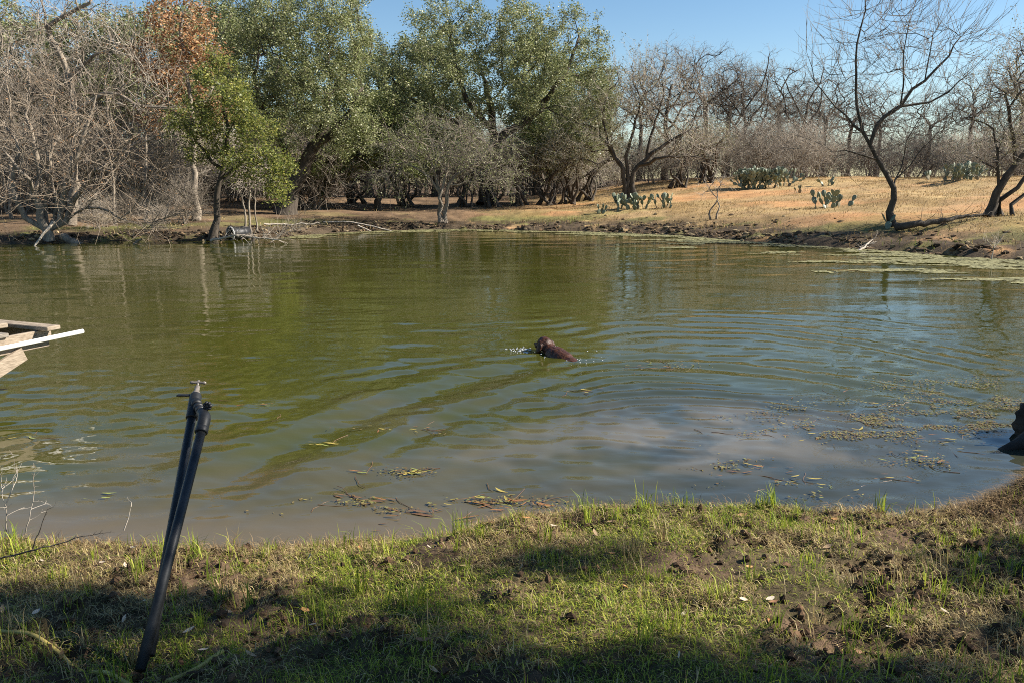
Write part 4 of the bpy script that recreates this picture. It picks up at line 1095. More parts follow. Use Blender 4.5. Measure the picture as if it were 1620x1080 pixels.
strut('brace', DK(0.30, -1.60, 0.47), DK(1.75, -1.60, -0.30), .13, .04)
for s0, w0 in ((1.75, -.02), (1.75, -1.53), (3.3, -.02), (3.3, -1.53)):
    dpart('post', DK(s0, w0 - .08 * (1 if w0 > -.5 else -1), 0.0), (.10, .10, 1.2))
for k in range(6):
    mb = MB(); mb.ell(DK(0.15 + .35 * k, .024, .61) + dl, (.012, .012, .012), 6, 4); mb.build('bolt', M['brass'], dock)
tag(dock, 'weathered wooden dock jutting into the pond from the left edge', 'dock')
mb = MB(); mb.tube([DK(-0.30, .10, .575), DK(0.5, .07, .56), DK(1.4, .06, .545), DK(3.0, .06, .52)], .022, 12)
tag(mb.build('white_pipe', M['pvc']), 'white plastic pipe fixed along the side of the dock', 'pipe')

# ------------------------------------------------------------------ standpipe with tap
gy0 = 2.62
B1 = on_z(226, 1046, 0.30); B1[2] = gz(B1[0], B1[1])
yb = B1[1]
def S(px, py, dy=0.0): return at(px, py, yb + dy)
sp = empty('standpipe', B1 - np.array([0, 0, 0.02])); so = -np.array(sp.location)
def stube(name, pts, r_, k=18, m_=M['pipe'], parent=None):
    mb = MB(); mb.tube(np.array(pts) + so, r_, k); return mb.build(name, m_, parent or sp)
K_ = 1.3
pA0, pA1 = S(222, 1060, .0), S(320, 676, .86)            # front pipe, leaning back and to the right
pB0, pB1 = S(236, 1036, .10), S(305, 652, 1.02)          # rear pipe
RP = 0.0205
stube('pipe', [pA0, pA0 * .5 + pA1 * .5, pA1], RP); stube('pipe', [pB0, pB0 * .5 + pB1 * .5, pB1], RP)
dA = (pA1 - pA0) / np.linalg.norm(pA1 - pA0); dB = (pB1 - pB0) / np.linalg.norm(pB1 - pB0)
e0 = pA1; e1 = pA1 + dA * .045 * K_; tee = pB1 + dB * .050 * K_
hor = tee - e1; hl = np.linalg.norm(hor); hor = hor / hl
stube('elbow', [e0 - dA * .012, e0, e0 + dA * .028, e1 - dA * .012 + hor * .002, e1 + hor * .014, e1 + hor * .03, e1 + hor * .044, e1 + hor * .056], [.0265, .0275, .028, .0285, .028, .027, .0275, .0265])
stube('collar', [pA1 - dA * .028, pA1 - dA * .025, pA1 - dA * .004, pA1], [.0275, .029, .029, .0275])
stube('nipple', [e1 + hor * .045, tee - hor * .02], .0195)
for t in (.42, .6):
    c_ = e1 * (1 - t) + tee * t; stube('ring', [c_ - hor * .007, c_ + hor * .007], .0225)
stube('tee', [pB1 - dB * .036, pB1 - dB * .032, pB1, pB1 + dB * .04, pB1 + dB * .10, pB1 + dB * .108], [.0255, .0275, .0275, .0285, .0275, .024])
stube('tee_branch', [tee - hor * .048, tee - hor * .042, tee], [.0245, .0262, .027])
top = pB1 + dB * .108
stube('bonnet', [top - dB * .006, top, top + dB * .014, top + dB * .02, top + dB * .05, top + dB * .056], [.021, .019, .0175, .013, .012, .007], 12, M['brass'])
stube('stem', [top + dB * .05, top + dB * .088], .0055, 10, M['brass'])
hb = top + dB * .076
hx = np.array([1.0, 0.1, -0.06]); hx /= np.linalg.norm(hx)
hd = stube('handle', [hb - hx * .038, hb - hx * .03, hb - hx * .022, hb, hb + hx * .022, hb + hx * .03, hb + hx * .038], [.004, .009, .006, .0078, .006, .009, .004], 10, M['brass'])
mb = MB(); mb.ell(hb + dB * .010 + so, (.0075, .0075, .006), 8, 6); o = mb.build('screw', M['brass'], sp); o.parent = hd
mb = MB(); mb.box(top - dB * .004 + np.array([-.040, 0, .001]) + so, (.10, .028, .007), None, .002); mb.build('lever_plate', M['pipe'], sp)
kn = e1 + hor * .06 + np.array([.034, -.01, .036])
mb = MB(); mb.tube([e1 + hor * .07 + so, kn + so], .009, 8)
for k in range(7):
    a = k * 2 * math.pi / 7; mb.ell(kn + np.array([math.cos(a) * .014, -.003, math.sin(a) * .014]) + so, (.009, .012, .009), 6, 4)
mb.ell(kn + so, (.014, .014, .014), 8, 6); mb.build('drain_knob', M['black_plastic'], sp)
tag(sp, 'leaning standpipe of two dark pipes with a tap on top, in the near grass', 'standpipe')

# faded yellow hose half buried in the grass
hp = []
for px, py in [(-60, 945), (0, 962), (45, 973), (85, 990), (120, 1010), (165, 1030), (215, 1046), (262, 1044), (310, 1034), (352, 1014)]:
    p = on_z(px, py, 0.33); p[2] = gz(p[0], p[1]) + 0.012; hp.append(p)
mb = MB(); mb.tube(smooth_line(hp, .03), .0085, 10)
tag(mb.build('hose', M['hose']), 'faded yellow hose half buried in the grass at lower left', 'hose')

# twigs by the left bank
def Wt(px, py, dz): 
    p = on_z(px, py, 0.25); z0 = gz(p[0], p[1]); d = ray(px, py); p = EYE + d * ((z0 + dz - 2.0) / d[2]); return p
tb = 3.75
branch_thing('thorny_twig', [at(-30, 890, tb), at(30, 876, tb), at(90, 860, tb), at(130, 848, tb), at(172, 841, tb)], .007, .002, M['bark_dark'], 'dark thorny twig arching over the grass at the left edge', 'twig', (1, .03, .0016), 81, .003, None, .04)
branch_thing('thorny_twig', [at(52, 868, tb), at(64, 835, tb), at(76, 805, tb), at(84, 800, tb)], .004, .0015, M['bark_dark'], 'short upright side shoot of the thorny twig at the left', 'twig', (1, .03, .0012), 82, .002, None, .03)
for k, (px0, py0, px1, py1, lab) in enumerate([(40, 845, 55, 742, 'tallest dry weed stalk at the left waterline'), (10, 840, -4, 735, 'dry weed stalk at the very left edge of the bank'), (196, 838, 206, 800, 'short dry stalk left of the standpipe at the waterline'), (8, 800, 24, 740, 'curled dry weed stalk over the dock reflection')]):
    branch_thing('dry_stalk', [at(px0, py0, 4.25), at((px0 + px1) / 2 + 4, (py0 + py1) / 2, 4.25), at(px1, py1, 4.25)], .004, .0015, M['wood_dead'], lab, 'weed', (1, .09, .0022), 83 + k, .006, 'dry stalks at the left waterline', .05)

# ------------------------------------------------------------------ rotten stump in the water at the right
root = empty('stump', (4.30, 6.05, -0.1)); rb = -np.array(root.location)
T = np.linspace(0, 1, 22); K = 28; V = []
for i, t in enumerate(T):
    z = -0.12 + 0.40 * t
    for j in range(K):
        a = 2 * math.pi * j / K
        r_ = 0.30 + 0.16 * (1 - t) ** 3.2 * (0.6 + 0.4 * math.cos(a - 3.2)) + 0.05 * math.sin(3 * a + 1) + 0.035 * math.sin(7 * a + 4 * t) + 0.05 * t * math.sin(2 * a)
        r_ += 0.16 * (float(fbm(np.array([a * 2.6]), np.array([t * 3.5]), 4, 7)[0]) - .5) + 0.03 * math.sin(13 * a + 2 * math.sin(6 * t)) * (1 - .5 * t)
        zz = z + (0.05 * math.sin(5 * a) + 0.04 * math.sin(11 * a + 1)) * (t > 0.93)
        V.append((4.40 + math.cos(a) * r_ * 1.05, 6.05 + math.sin(a) * r_ * .9, zz))
Qs = [(i * K + j, i * K + (j + 1) % K, (i + 1) * K + (j + 1) % K, (i + 1) * K + j) for i in range(21) for j in range(K)]
mb = MB(); mb.add(np.array(V) + rb, Qs); mb.build('trunk', M['stump'], root, smooth=True)
# splintered top
mb = MB(); rng = random.Random(8)
for k in range(46):
    a = rng.uniform(0, 6.28); q = rng.uniform(0, .30)
    c = np.array([4.40 + math.cos(a) * q, 6.05 + math.sin(a) * q * .9, 0.23 + rng.uniform(0, .06)])
    mb.box(c + rb, (rng.uniform(.05, .16), rng.uniform(.015, .04), rng.uniform(.04, .12)), np.array(Matrix.Rotation(rng.uniform(-.6, .6), 3, 'Z') @ Matrix.Rotation(rng.uniform(-.3, .3), 3, 'Y')), .006)
mb.build('split_wood', M['stump_top'], root, smooth=False)
mb = MB(); mb.tube(np.array([(4.22, 6.0, .10), (4.05, 5.92, .05), (3.9, 5.88, .015), (3.75, 5.85, -.03)]) + rb, [.12, .09, .05, .03], 9); mb.build('root', M['stump'], root)
tag(root, 'black rotten tree stump in the water at the right edge', 'stump')

# ------------------------------------------------------------------ swimming dog
mb = MB()
def cap(p, q, r0, r1, k=14):
    p, q = np.array(p, float), np.array(q, float)
    for t in np.linspace(0, 1, 7): mb.ell(p + (q - p) * t, (r0 + (r1 - r0) * t,) * 3, k, 9)
mb.ell((0.0, 0, -.07), (.27, .155, .155), 16, 10); mb.ell((-.20, 0, -.10), (.28, .145, .14), 16, 10); mb.ell((-.42, 0, -.125), (.19, .135, .135), 16, 10)
mb.ell((.08, 0, -.01), (.19, .135, .11), 16, 10)
cap((.13, 0, -.03), (.28, 0, .03), .100, .078)
mb.ell((.35, 0, .075), (.112, .098, .088), 16, 10); mb.ell((.38, 0, .095), (.075, .078, .065), 14, 9)
cap((.41, 0, .04), (.52, 0, .02), .056, .042)
for s_ in (-1, 1):
    mb.ell((.320, s_ * .108, .040), (.052, .026, .078), 12, 8, np.array(Matrix.Rotation(R(-12 * s_), 3, 'X')))
    mb.ell((.33, s_ * .075, .100), (.04, .034, .028), 12, 8)
    cap((.10, s_ * .09, -.14), (.16, s_ * .10, -.32), .058, .040); cap((.16, s_ * .10, -.32), (.27, s_ * .10, -.42), .040, .03); cap((.27, s_ * .10, -.42), (.34, s_ * .10, -.40), .032, .028)
    cap((-.46, s_ * .08, -.16), (-.38, s_ * .09, -.34), .075, .050); cap((-.38, s_ * .09, -.34), (-.56, s_ * .09, -.46), .045, .032); cap((-.56, s_ * .09, -.46), (-.52, s_ * .09, -.55), .03, .026)
cap((-.56, 0, -.10), (-.78, 0, -.07), .035, .026); cap((-.78, 0, -.07), (-.98, .05, -.03), .026, .014)
dg = mb.build('dog', M['dog'])
rm = dg.modifiers.new('remesh', 'REMESH'); rm.mode = 'VOXEL'; rm.voxel_size = 0.0095; rm.use_smooth_shade = True
sm = dg.modifiers.new('smooth', 'SMOOTH'); sm.iterations = 5; sm.factor = 0.5
tx = bpy.data.textures.new('fur', 'CLOUDS'); tx.noise_scale = 0.045
dp = dg.modifiers.new('fur', 'DISPLACE'); dp.texture = tx; dp.strength = 0.014; dp.mid_level = 0.5
hz = math.atan2(HEAD[1], HEAD[0])
dg.location = (DOG[0] + .10, DOG[1] - .14, 0.004); dg.scale = (.9, .95, .95); dg.rotation_euler = (0, R(-4), hz)
tag(dg, 'brown dog swimming away across the middle of the pond', 'dog')
mb = MB(); mb.ell((.56, 0, .034), (.02, .026, .018), 10, 7); mb.build('nose', M['nose'], dg)
for s_ in (-1, 1):
    mb = MB(); mb.ell((.425, s_ * .052, .083), (.012, .012, .012), 8, 6); mb.build('eye', M['nose'], dg)
# drops it throws up
rng = np.random.default_rng(12); mb = MB()
side = np.array([-HEAD[1], HEAD[0]])
def drop(c, r_): mb.ell(c, (r_ * 1.2, r_, r_ * .8), 6, 4)
for k in range(70):
    t = rng.random()
    if t < .42: q = DOG + HEAD * rng.normal(.38, .05) + side * (rng.normal(.20, .09)); z = abs(rng.normal(0, .02))
    elif t < .62: q = DOG + HEAD * rng.normal(.30, .07) - side * rng.normal(.22, .07); z = abs(rng.normal(0, .014))
    elif t < .80: q = DOG - HEAD * rng.normal(.05, .25) + side * rng.normal(.19, .04); z = abs(rng.normal(0, .02))
    else: q = DOG - HEAD * rng.normal(.60, .12) + side * rng.normal(-.05, .14); z = abs(rng.normal(0, .05))
    drop((q[0], q[1], z), rng.uniform(.003, .0085))
for k in range(22):
    q = DOG + HEAD * rng.normal(.36, .07) + side * rng.choice([-1, 1]) * rng.uniform(.08, .32)
    mb.ell((q[0], q[1], .006), (rng.uniform(.012, .035), rng.uniform(.006, .014), .004), 8, 5)
tag(mb.build('water_splash', M['drops']), 'white drops splashed around the swimming dog', 'splash', kind='stuff')

# ------------------------------------------------------------------ pondweed, algae
def leaf_mesh(seed, L_=1.0, w=0.16):
    rng = np.random.default_rng(seed); m_ = 6; V = []; bend = rng.normal(0, .25); curl = rng.normal(0, .05)
    for i in range(m_):
        t = i / (m_ - 1); ww = w * math.sin(math.pi * min(1, t * .93 + .05)) * .5 + .004
        x = L_ * (t - .5); y = bend * (t - .5) ** 2; z = curl * (t - .5) ** 2
        V += [(x, y - ww, z), (x, y, z - .012), (x, y + ww, z)]
    Q_ = [(i * 3 + j, i * 3 + j + 1, i * 3 + j + 4, i * 3 + j + 3) for i in range(m_ - 1) for j in range(2)]
    me = mesh_np('leaf', V, Q_); return me
WCOL = []
for k, c in enumerate([((.17, .075, .025), (.30, .14, .045)), ((.30, .22, .05), (.42, .34, .08)), ((.16, .19, .04), (.30, .32, .08)), ((.10, .055, .03), (.18, .10, .05))]):
    WCOL.append(simple('pondweed %d' % k, c[0], c[1], 6, 0.4, 0.2, 0.02, spec=0.5))
WLEAF = []
for k in range(8):
    me = leaf_mesh(200 + k); me.materials.append(WCOL[k % 4]); WLEAF.append(me)
def weed(px, py, n, spread, label, seed, size=(.07, .15), pal=(0, 1, 2, 3, 4, 5, 6, 7), asp=.55):
    p = on_z(px, py, 0.0); root = empty('pondweed', p); rng = random.Random(seed)
    a0 = rng.uniform(-.4, .4)
    for k in range(n):
        o = obj('leaf', WLEAF[rng.choice(pal)], None, root)
        s_ = rng.uniform(*size) * rng.choice((.35, .5, .7, .95))
        o.location = (rng.gauss(0, spread), rng.gauss(0, spread * asp), 0.005 + rng.uniform(0, .010))
        o.rotation_euler = (rng.gauss(0, .12), rng.gauss(0, .08), a0 + rng.gauss(0, .55)); o.scale = (s_, s_ * rng.uniform(.7, 1.2), s_)
    mb = MB()
    for k in range(max(2, n // 4)):
        q = [np.array([rng.gauss(0, spread), rng.gauss(0, spread * asp), -.004])]; a = rng.uniform(0, 6.28)
        for j in range(5): a += rng.gauss(0, .3); q.append(q[-1] + np.array([math.cos(a) * .06, math.sin(a) * .05, rng.uniform(-.002, .004)]))
        mb.tube(smooth_line(q, .03), .0022, 4, False)
    o = mb.build('stem', WCOL[3], root); o['kind'] = 'stuff'
    return tag(root, label, 'pondweed', 'floating pondweed tufts')
weed(785, 797, 30, .17, 'largest orange pondweed tuft close to the near bank', 1, (.08, .17), (0, 0, 1, 2, 4, 4, 5, 3))
weed(650, 746, 12, .07, 'bright yellow green pondweed sprig in mid water', 2, (.07, .12), (2, 6, 1, 5))
weed(578, 747, 4, .07, 'two leaf pondweed sprig left of the bright yellow green one', 3, (.07, .12), (2, 0))
weed(590, 795, 8, .10, 'dark pondweed leaves left of the largest tuft', 4, (.08, .14), (3, 7, 0))
weed(640, 678, 16, .12, 'orange and yellow pondweed tuft below the long wake', 5, (.06, .13))
weed(516, 703, 7, .08, 'yellow pondweed tuft left of the orange and yellow one', 6, (.06, .14), (1, 2))
weed(396, 640, 7, .10, 'small yellow pondweed tuft right of the standpipe top', 7, (.06, .13), (1, 0, 2))
weed(458, 667, 4, .07, 'single brown pondweed sprig right of the standpipe', 8, (.06, .10), (0, 3))
weed(1042, 580, 20, .17, 'pondweed tuft behind the dog on the right', 9, (.06, .13), (0, 1, 3, 2))
weed(927, 620, 10, .13, 'faint pondweed tuft below the dog', 10, (.06, .12), (3, 1, 7))
weed(160, 786, 4, .06, 'yellow pondweed sprig near the left bank', 11, (.07, .12), (2, 6))
weed(1195, 742, 14, .14, 'sparse pondweed tuft at the edge of the muddy cloud', 12, (.06, .12), (0, 1, 3))
weed(1272, 762, 6, .10, 'long straw coloured pondweed right of the muddy cloud', 13, (.08, .15), (1, 0))
weed(1318, 772, 6, .10, 'yellow pondweed leaves near the right bank', 14, (.06, .11), (2, 1))
weed(1465, 727, 9, .10, 'orange and green pondweed sprig left of the stump', 15, (.06, .12), (0, 2, 1))
weed(1410, 760, 5, .10, 'few pondweed leaves halfway to the dry grass mound', 16, (.06, .1), (1, 0))
weed(520, 850 - 60, 5, .09, 'dark curled pondweed near the near bank left of centre', 17, (.08, .13), (3, 7))
weed(660, 822, 10, .16, 'brown pondweed against the muddy edge of the near bank', 18, (.09, .17), (3, 0, 7))
weed(1290, 680, 26, .30, 'pondweed raft left of the big right hand weed mat', 19, (.05, .12), (1, 3, 0, 5))
weed(1205, 700, 12, .26, 'thin scatter of pondweed above the muddy cloud', 20, (.05, .10), (1, 3, 0))
weed(1500, 700, 18, .22, 'pondweed scatter just left of the stump', 21, (.05, .11), (1, 3, 5))
weed(1360, 640, 14, .30, 'thin pondweed scatter farther out on the right', 22, (.05, .10), (1, 3))
weed(24, 690, 8, .12, 'pondweed at the left edge beside the dock reflection', 23, (.06, .12), (1, 2, 5))
# weed mats made of countless little bits
def mat_stuff(name, label, spots, n, size, mat_, z=.006):
    rng = np.random.default_rng(77); P_ = []
    for (px, py, rx, ry, wgt) in spots:
        c = on_z(px, py); k = int(n * wgt)
        q = c[:2] + rng.normal(0, 1, (k * 3, 2)) * np.array([rx, ry])
        keep = fbm(q[:, 0] * 3.2, q[:, 1] * 6.0, 3, 131) > 0.52
        P_.append(q[keep][:k])
    q = np.concatenate(P_); p = np.concatenate([q, np.full((len(q), 1), z)], 1); p[:, 2] += rng.random(len(p)) * .008
    V, Q_ = leaves(rng, p, size, .6, 0.0, .10)
    V = V.reshape(-1, 4, 3); V[:, :, 2] = p[:, None, 2] + (V[:, :, 2] - p[:, None, 2]) * .12; V = V.reshape(-1, 3)
    return tag(obj(name, mesh_np(name, V, Q_, smooth=False), mat_), label, 'water weed', kind='stuff')
mat_stuff('water_weed', 'mat of yellow brown weed bits floating on the right side', [(1530, 640, .55, .28, .45), (1560, 668, .45, .18, .25), (1430, 668, .40, .16, .2), (1380, 690, .35, .10, .1), (1500, 608, .5, .25, .15), (1270, 655, .4, .2, .05), (785, 797, .2, .06, .04), (640, 678, .16, .08, .03), (1042, 580, .2, .12, .03), (1195, 742, .2, .09, .03), (650, 746, .1, .05, .02), (1465, 727, .2, .1, .04), (1330, 775, .4, .07, .04), (590, 800, .3, .07, .03), (1290, 680, .35, .12, .06)], 4400, .026, M['weed'])
# algae along the far and right shore
cell = .085; ax_ = np.arange(-13, 19, cell); ay_ = np.arange(14, 38, cell)
AXg, AYg = np.meshgrid(ax_, ay_); fx, fy = AXg.ravel(), AYg.ravel()
s_ = -sdist(fx, fy)
wid = 1.1 + 3.0 * ss(0, 8, fx) + 2.6 * ss(8, 14, fx)
den = fbm(fx * .55, fy * 1.5, 4, 141)
mask = (s_ > -0.25) & (s_ < wid * 1.7) & (den > 0.345 + 0.24 * np.clip(s_ / wid, 0, 1.7)) & (fbm(fx * 3.1, fy * 4.2, 2, 143) > .30) & (fx > -9 + 0 * fy)
fx, fy = fx[mask], fy[mask]; rng = np.random.default_rng(9)
c4 = np.array([(-.5, -.5), (.5, -.5), (.5, .5), (-.5, .5)]) * cell * 1.02
V = np.concatenate([(np.stack([fx, fy], -1)[:, None, :] + c4[None] + rng.normal(0, .012, (len(fx), 4, 2))), np.full((len(fx), 4, 1), .007) + rng.random((len(fx), 4, 1)) * .010], 2).reshape(-1, 3)
tag(obj('algae', mesh_np('algae', V, np.arange(len(V)).reshape(-1, 4)), M['algae']), 'yellow green algae scum along the far and right shore', 'algae', kind='stuff')

# ------------------------------------------------------------------ grass
def blades(rng, P_, hgt, wid_, lean, col, az=None):
    """one bent blade for every point"""
    n = len(P_); a = rng.random(n) * 6.283 if az is None else az
    d = np.stack([np.cos(a), np.sin(a), np.zeros(n)], -1); s_ = np.stack([-np.sin(a), np.cos(a), np.zeros(n)], -1)
    h_ = hgt[:, None]; w_ = wid_[:, None] * .5; l_ = lean[:, None]
    z = np.array([0, 0, 1.0])
    m_ = P_ + d * h_ * l_ * .35 + z * h_ * .62 * (1 - .15 * l_)
    t_ = P_ + d * h_ * l_ * .95 + z * h_ * (1 - .45 * l_)
    V = np.stack([P_ - s_ * w_, P_ + s_ * w_, m_ + s_ * w_ * .8, m_ - s_ * w_ * .8, t_], 1).reshape(-1, 3)
    o = np.arange(n)[:, None] * 5
    return V, o + np.array([[0, 1, 2, 3]]), o + np.array([[3, 2, 4]]), np.repeat(col, 5, 0)
def cols(rng, n, pal):
    pal = np.array(pal); i = rng.integers(0, len(pal), n); return pal[i] * (0.7 + .6 * rng.random((n, 1)))
GREEN = [(.17, .235, .022), (.25, .31, .030), (.36, .39, .048), (.10, .155, .018), (.45, .44, .075)]
STRAW = [(.43, .33, .15), (.56, .45, .23), (.31, .22, .105), (.40, .31, .12), (.18, .12, .06)]
rng = np.random.default_rng(31)
n = 420000
x = rng.uniform(-5, 6.2, n); y_ = 1.5 + 3.6 * rng.random(n) ** .85
keepv = (np.abs(x) < 0.74 * y_ + 0.5) | (rng.random(n) < .22)
x, y_ = x[keepv], y_[keepv]
sdg = sdist(x, y_)
soil = ss(0.46, 0.60, fbm(x * 1.7 + 3, y_ * 2.4, 3, 31))
patch = fbm(x * 2.6, y_ * 2.6, 4, 151)
dens = np.clip(ss(.26, .47, patch) * (1 - .45 * soil) + .22, 0, 1) * ss(-.02, .06, sdg)
k = rng.random(len(x)) < dens
x, y_, sdg, patch, soil = x[k], y_[k], sdg[k], patch[k], soil[k]
edge = np.exp(-sdg / .32)
dryp = np.clip(.13 + .55 * edge * ss(.2, .5, fbm(x * 1.2, y_, 2, 155)) + .55 * ss(.5, .62, fbm(x * 1.4 + 5, y_ * 1.6, 3, 153)) + .6 * ss(1.2, 2.6, x) * edge + .35 * soil, 0, .96)
dryp *= 1 - .75 * np.exp(-((x - 1.35) / .55) ** 2 - ((y_ - 4.35) / .25) ** 2)
isdry = rng.random(len(x)) < dryp
P_ = np.stack([x, y_, height(x, y_) - .004], -1)
hg = np.where(isdry, rng.uniform(.016, .052, len(x)), rng.uniform(.012, .040, len(x))) * (.65 + .8 * patch) * (1 + .5 * edge)
lean = np.where(isdry, rng.uniform(.7, 1.9, len(x)), rng.uniform(.4, 1.6, len(x)))
col = np.where(isdry[:, None], cols(rng, len(x), STRAW), cols(rng, len(x), GREEN))
parts = [blades(rng, P_, hg, rng.uniform(.0018, .0044, len(x)), lean, col)]
# taller lush tufts
nt = 620; tx_ = rng.uniform(-4, 5, nt); ty_ = rng.uniform(1.9, 4.45, nt); ok = sdist(tx_, ty_) > .08; tx_, ty_ = tx_[ok], ty_[ok]
for cx, cy in zip(tx_, ty_):
    m_ = rng.integers(8, 26); sp_ = rng.uniform(.012, .05)
    q = np.array([cx, cy]) + rng.normal(0, sp_, (m_, 2)); z = height(q[:, 0], q[:, 1])
    big = rng.random() < .3
    hgt = rng.uniform(.06, .13, m_) * (1.5 if big else 1)
    parts.append(blades(rng, np.concatenate([q, z[:, None] - .004], 1), hgt, rng.uniform(.0025, .006 if big else .004, m_), rng.uniform(.1, .9, m_), cols(rng, m_, GREEN[:3] if rng.random() < .8 else STRAW)))
def join(parts, name, mat_, label, cat):
    V, Q_, T_, C_ = [], [], [], []; o = 0
    for v, q, t, c in parts: V.append(v); Q_.append(q + o); T_.append(t + o); C_.append(c); o += len(v)
    me = mesh_np(name, np.concatenate(V), np.concatenate(Q_), np.concatenate(T_), smooth=True); vcol(me, np.concatenate(C_))
    return tag(obj(name, me, mat_), label, cat, kind='stuff')
join(parts, 'grass', M['grass'], 'short green grass mixed with straw on the near bank', 'grass')
# dead grass hanging over the lip of the bank and the mound at the right
n = 26000
t = rng.random(n); x = np.where(t < .45, rng.uniform(-2.6, 3.2, n), rng.normal(3.05, .5, n)); y_ = np.where(t < .45, 0, rng.normal(4.36, .16, n))
xs_ = np.linspace(-3, 4, 300); yy_ = np.linspace(3.8, 5.4, 160); SG = sdist(*np.meshgrid(xs_, yy_)); shore = np.array([yy_[np.argmax(SG[:, i] < .02)] for i in range(300)])
m1 = t < .45; y_[m1] = np.interp(x[m1], xs_, shore) - np.abs(rng.normal(0, .10, m1.sum()))
k = (sdist(x, y_) > -.03) & (rng.random(n) < np.where(m1, .25 + .75 * ss(.40, .62, fbm(x * 2.2, y_ * .5, 3, 161)), 1)); x, y_ = x[k], y_[k]
P_ = np.stack([x, y_, height(x, y_) - .004], -1)
BROWN = [(.20, .135, .07), (.30, .21, .115), (.14, .09, .048), (.24, .17, .085)]
parts = [blades(rng, P_, rng.uniform(.04, .12, len(x)), rng.uniform(.0016, .0034, len(x)), rng.uniform(.5, 1.8, len(x)), cols(rng, len(x), BROWN))]
join(parts, 'dry_grass', M['dry'], 'brown dead grass along the lip of the near bank and on the mound', 'grass')
# far bank: dry grass and weeds
n = 130000
x = rng.uniform(-20, 27, n); y_ = rng.uniform(19, 54, n); s_ = sdist(x, y_)
op = ss(-6, 1, x + 0.25 * (34 - y_))
k = (s_ > .15) & (rng.random(n) < (.15 + .85 * op) * (.35 + .9 * ss(.4, .6, fbm(x * .5, y_ * .8, 3, 171))) * (1 - .7 * ss(.46, .60, fbm(x * .16 + 2, y_ * .33, 4, 77))) * (.25 + .75 * ss(.8, 2.6, s_)))
x, y_, s_ = x[k], y_[k], s_[k]
gr = rng.random(len(x)) < .5 * ss(.48, .60, fbm(x * .35 + 8, y_ * .6, 3, 81)) * np.exp(-np.maximum(s_ - 1.5, 0) / 2.0)
shore_t = np.exp(-s_ / .8)
P_ = np.stack([x, y_, height(x, y_) - .01], -1)
c_ = np.where(gr[:, None], cols(rng, len(x), [(.12, .15, .04), (.18, .19, .06)]), cols(rng, len(x), [(.33, .23, .10), (.26, .17, .075), (.42, .30, .135), (.20, .13, .065)]))
parts = [blades(rng, P_, rng.uniform(.05, .16, len(x)) * (1 + .6 * shore_t), rng.uniform(.010, .022, len(x)), rng.uniform(.4, 1.6, len(x)), c_)]
join(parts, 'bank_grass', M['dry'], 'dry straw coloured grass covering the far bank', 'grass')

# ------------------------------------------------------------------ clods of trampled soil
bm = bmesh.new(); bmesh.ops.create_icosphere(bm, subdivisions=1, radius=1.0); bm.verts.index_update()
iv = np.array([v.co[:] for v in bm.verts]); it = np.array([[v.index for v in f.verts] for f in bm.faces]); bm.free()
n = 17000; x = rng.uniform(-3.6, 4.4, n); y_ = rng.uniform(2.0, 4.6, n); sg = sdist(x, y_)
sl = ss(0.42, 0.56, fbm(x * 1.7 + 3, y_ * 2.4, 3, 31)) + .8 * np.exp(-sg / .12) * ss(.4, .6, fbm(x * 2.4, y_, 3, 181))
k = (sg > -.02) & (np.abs(x) < .72 * y_ + .4) & (rng.random(n) < sl * .62 + .03); x, y_ = x[k][:9000], y_[k][:9000]; n = len(x)
r_ = .005 + .020 * rng.random(n) ** 3.2
V = iv[None] * (1 + rng.normal(0, .22, (n, len(iv), 1))) * (r_[:, None, None] * rng.uniform(.6, 1.2, (n, 1, 3))) + np.stack([x, y_, height(x, y_) + r_ * .25], -1)[:, None]
me = mesh_np('soil_clods', V.reshape(-1, 3), None, (it[None] + (np.arange(n) * len(iv))[:, None, None]).reshape(-1, 3), smooth=False)
vcol(me, np.repeat(cols(rng, n, [(.065, .040, .023), (.10, .062, .036), (.045, .029, .018), (.13, .078, .044)]), len(iv), 0))
tag(obj('soil_clods', me, M['ground']), 'brown clods of trampled soil on the near bank', 'soil', kind='stuff')

# clods and broken ground on the far shore
n = 60000; x = rng.uniform(-18, 22, n); y_ = rng.uniform(17, 37, n); sg = sdist(x, y_)
k = (sg > -.05) & (sg < 4.5) & (rng.random(n) < np.exp(-np.maximum(sg - .6, 0) / .9) * ss(.36, .56, fbm(x * 1.2, y_ * 1.2, 3, 191))); x, y_, sg = x[k][:6500], y_[k][:6500], sg[k][:6500]; n = len(x)
r_ = .02 + .075 * rng.random(n) ** 2.6
V = iv[None] * (1 + rng.normal(0, .24, (n, len(iv), 1))) * (r_[:, None, None] * rng.uniform([.8, .6, .4], [1.8, 1.2, .9], (n, 3))[:, None, :]) + np.stack([x, y_, height(x, y_) + r_ * .15], -1)[:, None]
me = mesh_np('bank_clods', V.reshape(-1, 3), None, (it[None] + (np.arange(n) * len(iv))[:, None, None]).reshape(-1, 3), smooth=False)
vcol(me, np.repeat(cols(rng, n, [(.055, .038, .024), (.09, .062, .04), (.04, .028, .018), (.14, .095, .055), (.22, .17, .10)]), len(iv), 0))
tag(obj('bank_clods', me, M['ground']), 'dark clods of churned mud along the far shore', 'soil', kind='stuff')
n = 16000; x = rng.uniform(-18, 22, n); y_ = rng.uniform(17, 37, n); sg = sdist(x, y_)
k = (sg > 0.02) & (sg < 3.2) & (fbm(x * 1.7, y_ * 1.7, 3, 193) > .53); x, y_ = x[k], y_[k]; n = len(x)
gq = fbm(x * .4 + 3, y_ * .4, 2, 195) > .52
parts = [blades(rng, np.stack([x, y_, height(x, y_) - .01], -1), rng.uniform(.10, .30, n), rng.uniform(.010, .020, n), rng.uniform(.2, 1.2, n), np.where(gq[:, None], cols(rng, n, [(.12, .15, .035), (.20, .21, .06)]), cols(rng, n, [(.20, .14, .07), (.36, .27, .14), (.10, .07, .04)])))]
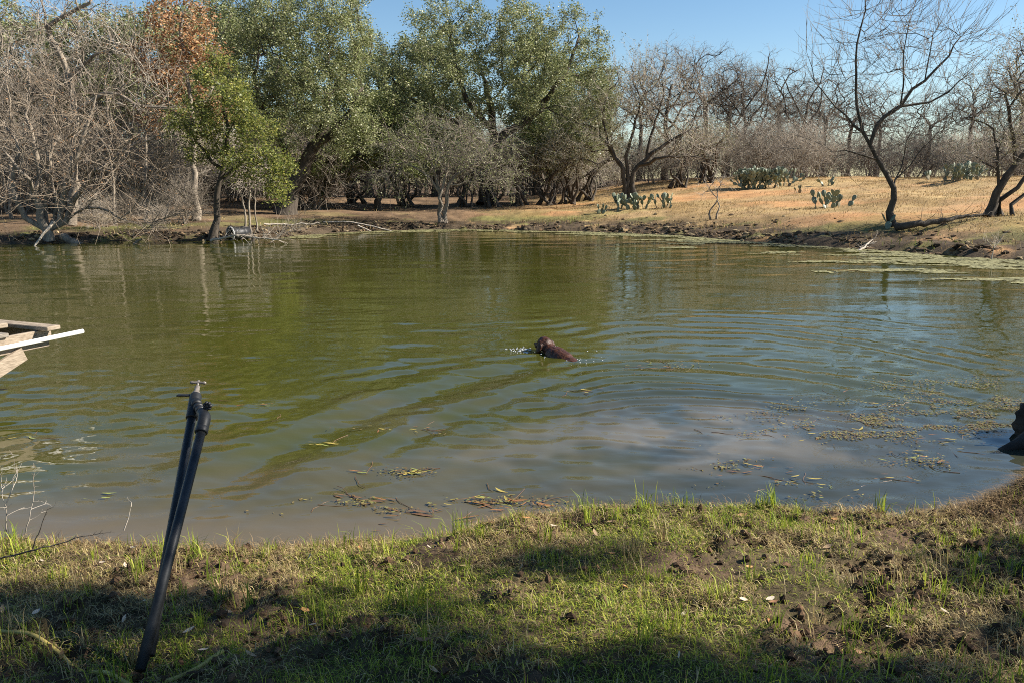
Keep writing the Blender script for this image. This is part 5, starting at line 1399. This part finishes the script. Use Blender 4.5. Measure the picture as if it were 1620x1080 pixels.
join(parts, 'shore_weeds', M['dry'], 'tufts of weeds and dead grass along the far waterline', 'weeds')

# ------------------------------------------------------------------ fallen leaves on the near bank
FL = []
for k in range(5):
    rg = np.random.default_rng(300 + k); V = []; m_ = 5; curl = rg.uniform(.1, .35)
    for i in range(m_):
        t = i / (m_ - 1); w_ = .5 * .42 * math.sin(math.pi * (t * .9 + .06)) + .01; zc = curl * (t - .5) ** 2
        V += [(t - .5, -w_, zc + curl * .35 * w_), (t - .5, 0, zc - .03), (t - .5, w_, zc + curl * .35 * w_)]
    me = mesh_np('fallen_leaf', V, [(i * 3 + j, i * 3 + j + 1, i * 3 + j + 4, i * 3 + j + 3) for i in range(m_ - 1) for j in range(2)])
    c = [((.30, .19, .10), (.42, .29, .17)), ((.42, .33, .23), (.55, .46, .35)), ((.20, .10, .05), (.34, .17, .08)), ((.34, .28, .20), (.46, .40, .32)), ((.45, .20, .07), (.50, .26, .10))][k]
    me.materials.append(simple('fallen leaf %d' % k, c[0], c[1], 8, .7, .2, .02)); FL.append(me)
rg = random.Random(17)
spots = [(1080, 968), (1160, 735), (865, 1000), (400, 467), (670, 968), (855, 560)]
n_done = 0
while n_done < 85:
    lx = rg.uniform(-2.6, 3.2); ly = rg.uniform(2.3, 4.25)
    if abs(lx) > .68 * ly + .1 or sdist(np.array([lx]), np.array([ly]))[0] < .15: continue
    o = obj('fallen_leaf', rg.choice(FL)); s_ = rg.uniform(.028, .06)
    o.location = (lx, ly, gz(lx, ly) + rg.uniform(.012, .03)); o.scale = (s_, s_, s_); o.rotation_euler = (rg.gauss(0, .4), rg.gauss(0, .4), rg.uniform(0, 6.28))
    tag(o, 'dry curled fallen leaf lying in the grass of the near bank', 'leaf', 'fallen leaves on the near bank'); n_done += 1

# ------------------------------------------------------------------ tell apart things that still share a label
share = {}
for o in SC.objects:
    if o.parent is None and 'label' in o.keys() and o.get('group') != 'fallen leaves on the near bank': share.setdefault(o['label'], []).append(o)
WORDS = ['leftmost', 'second from left', 'third from left', 'fourth from left', 'fifth from left', 'sixth from left', 'seventh from left', 'eighth from left']
for lab, lst in share.items():
    if len(lst) > 1:
        lst.sort(key=lambda q: q.location.x / q.location.y)
        for i, o in enumerate(lst): o['label'] = lab + ', ' + (WORDS[i] if i < len(lst) - 1 else 'rightmost')
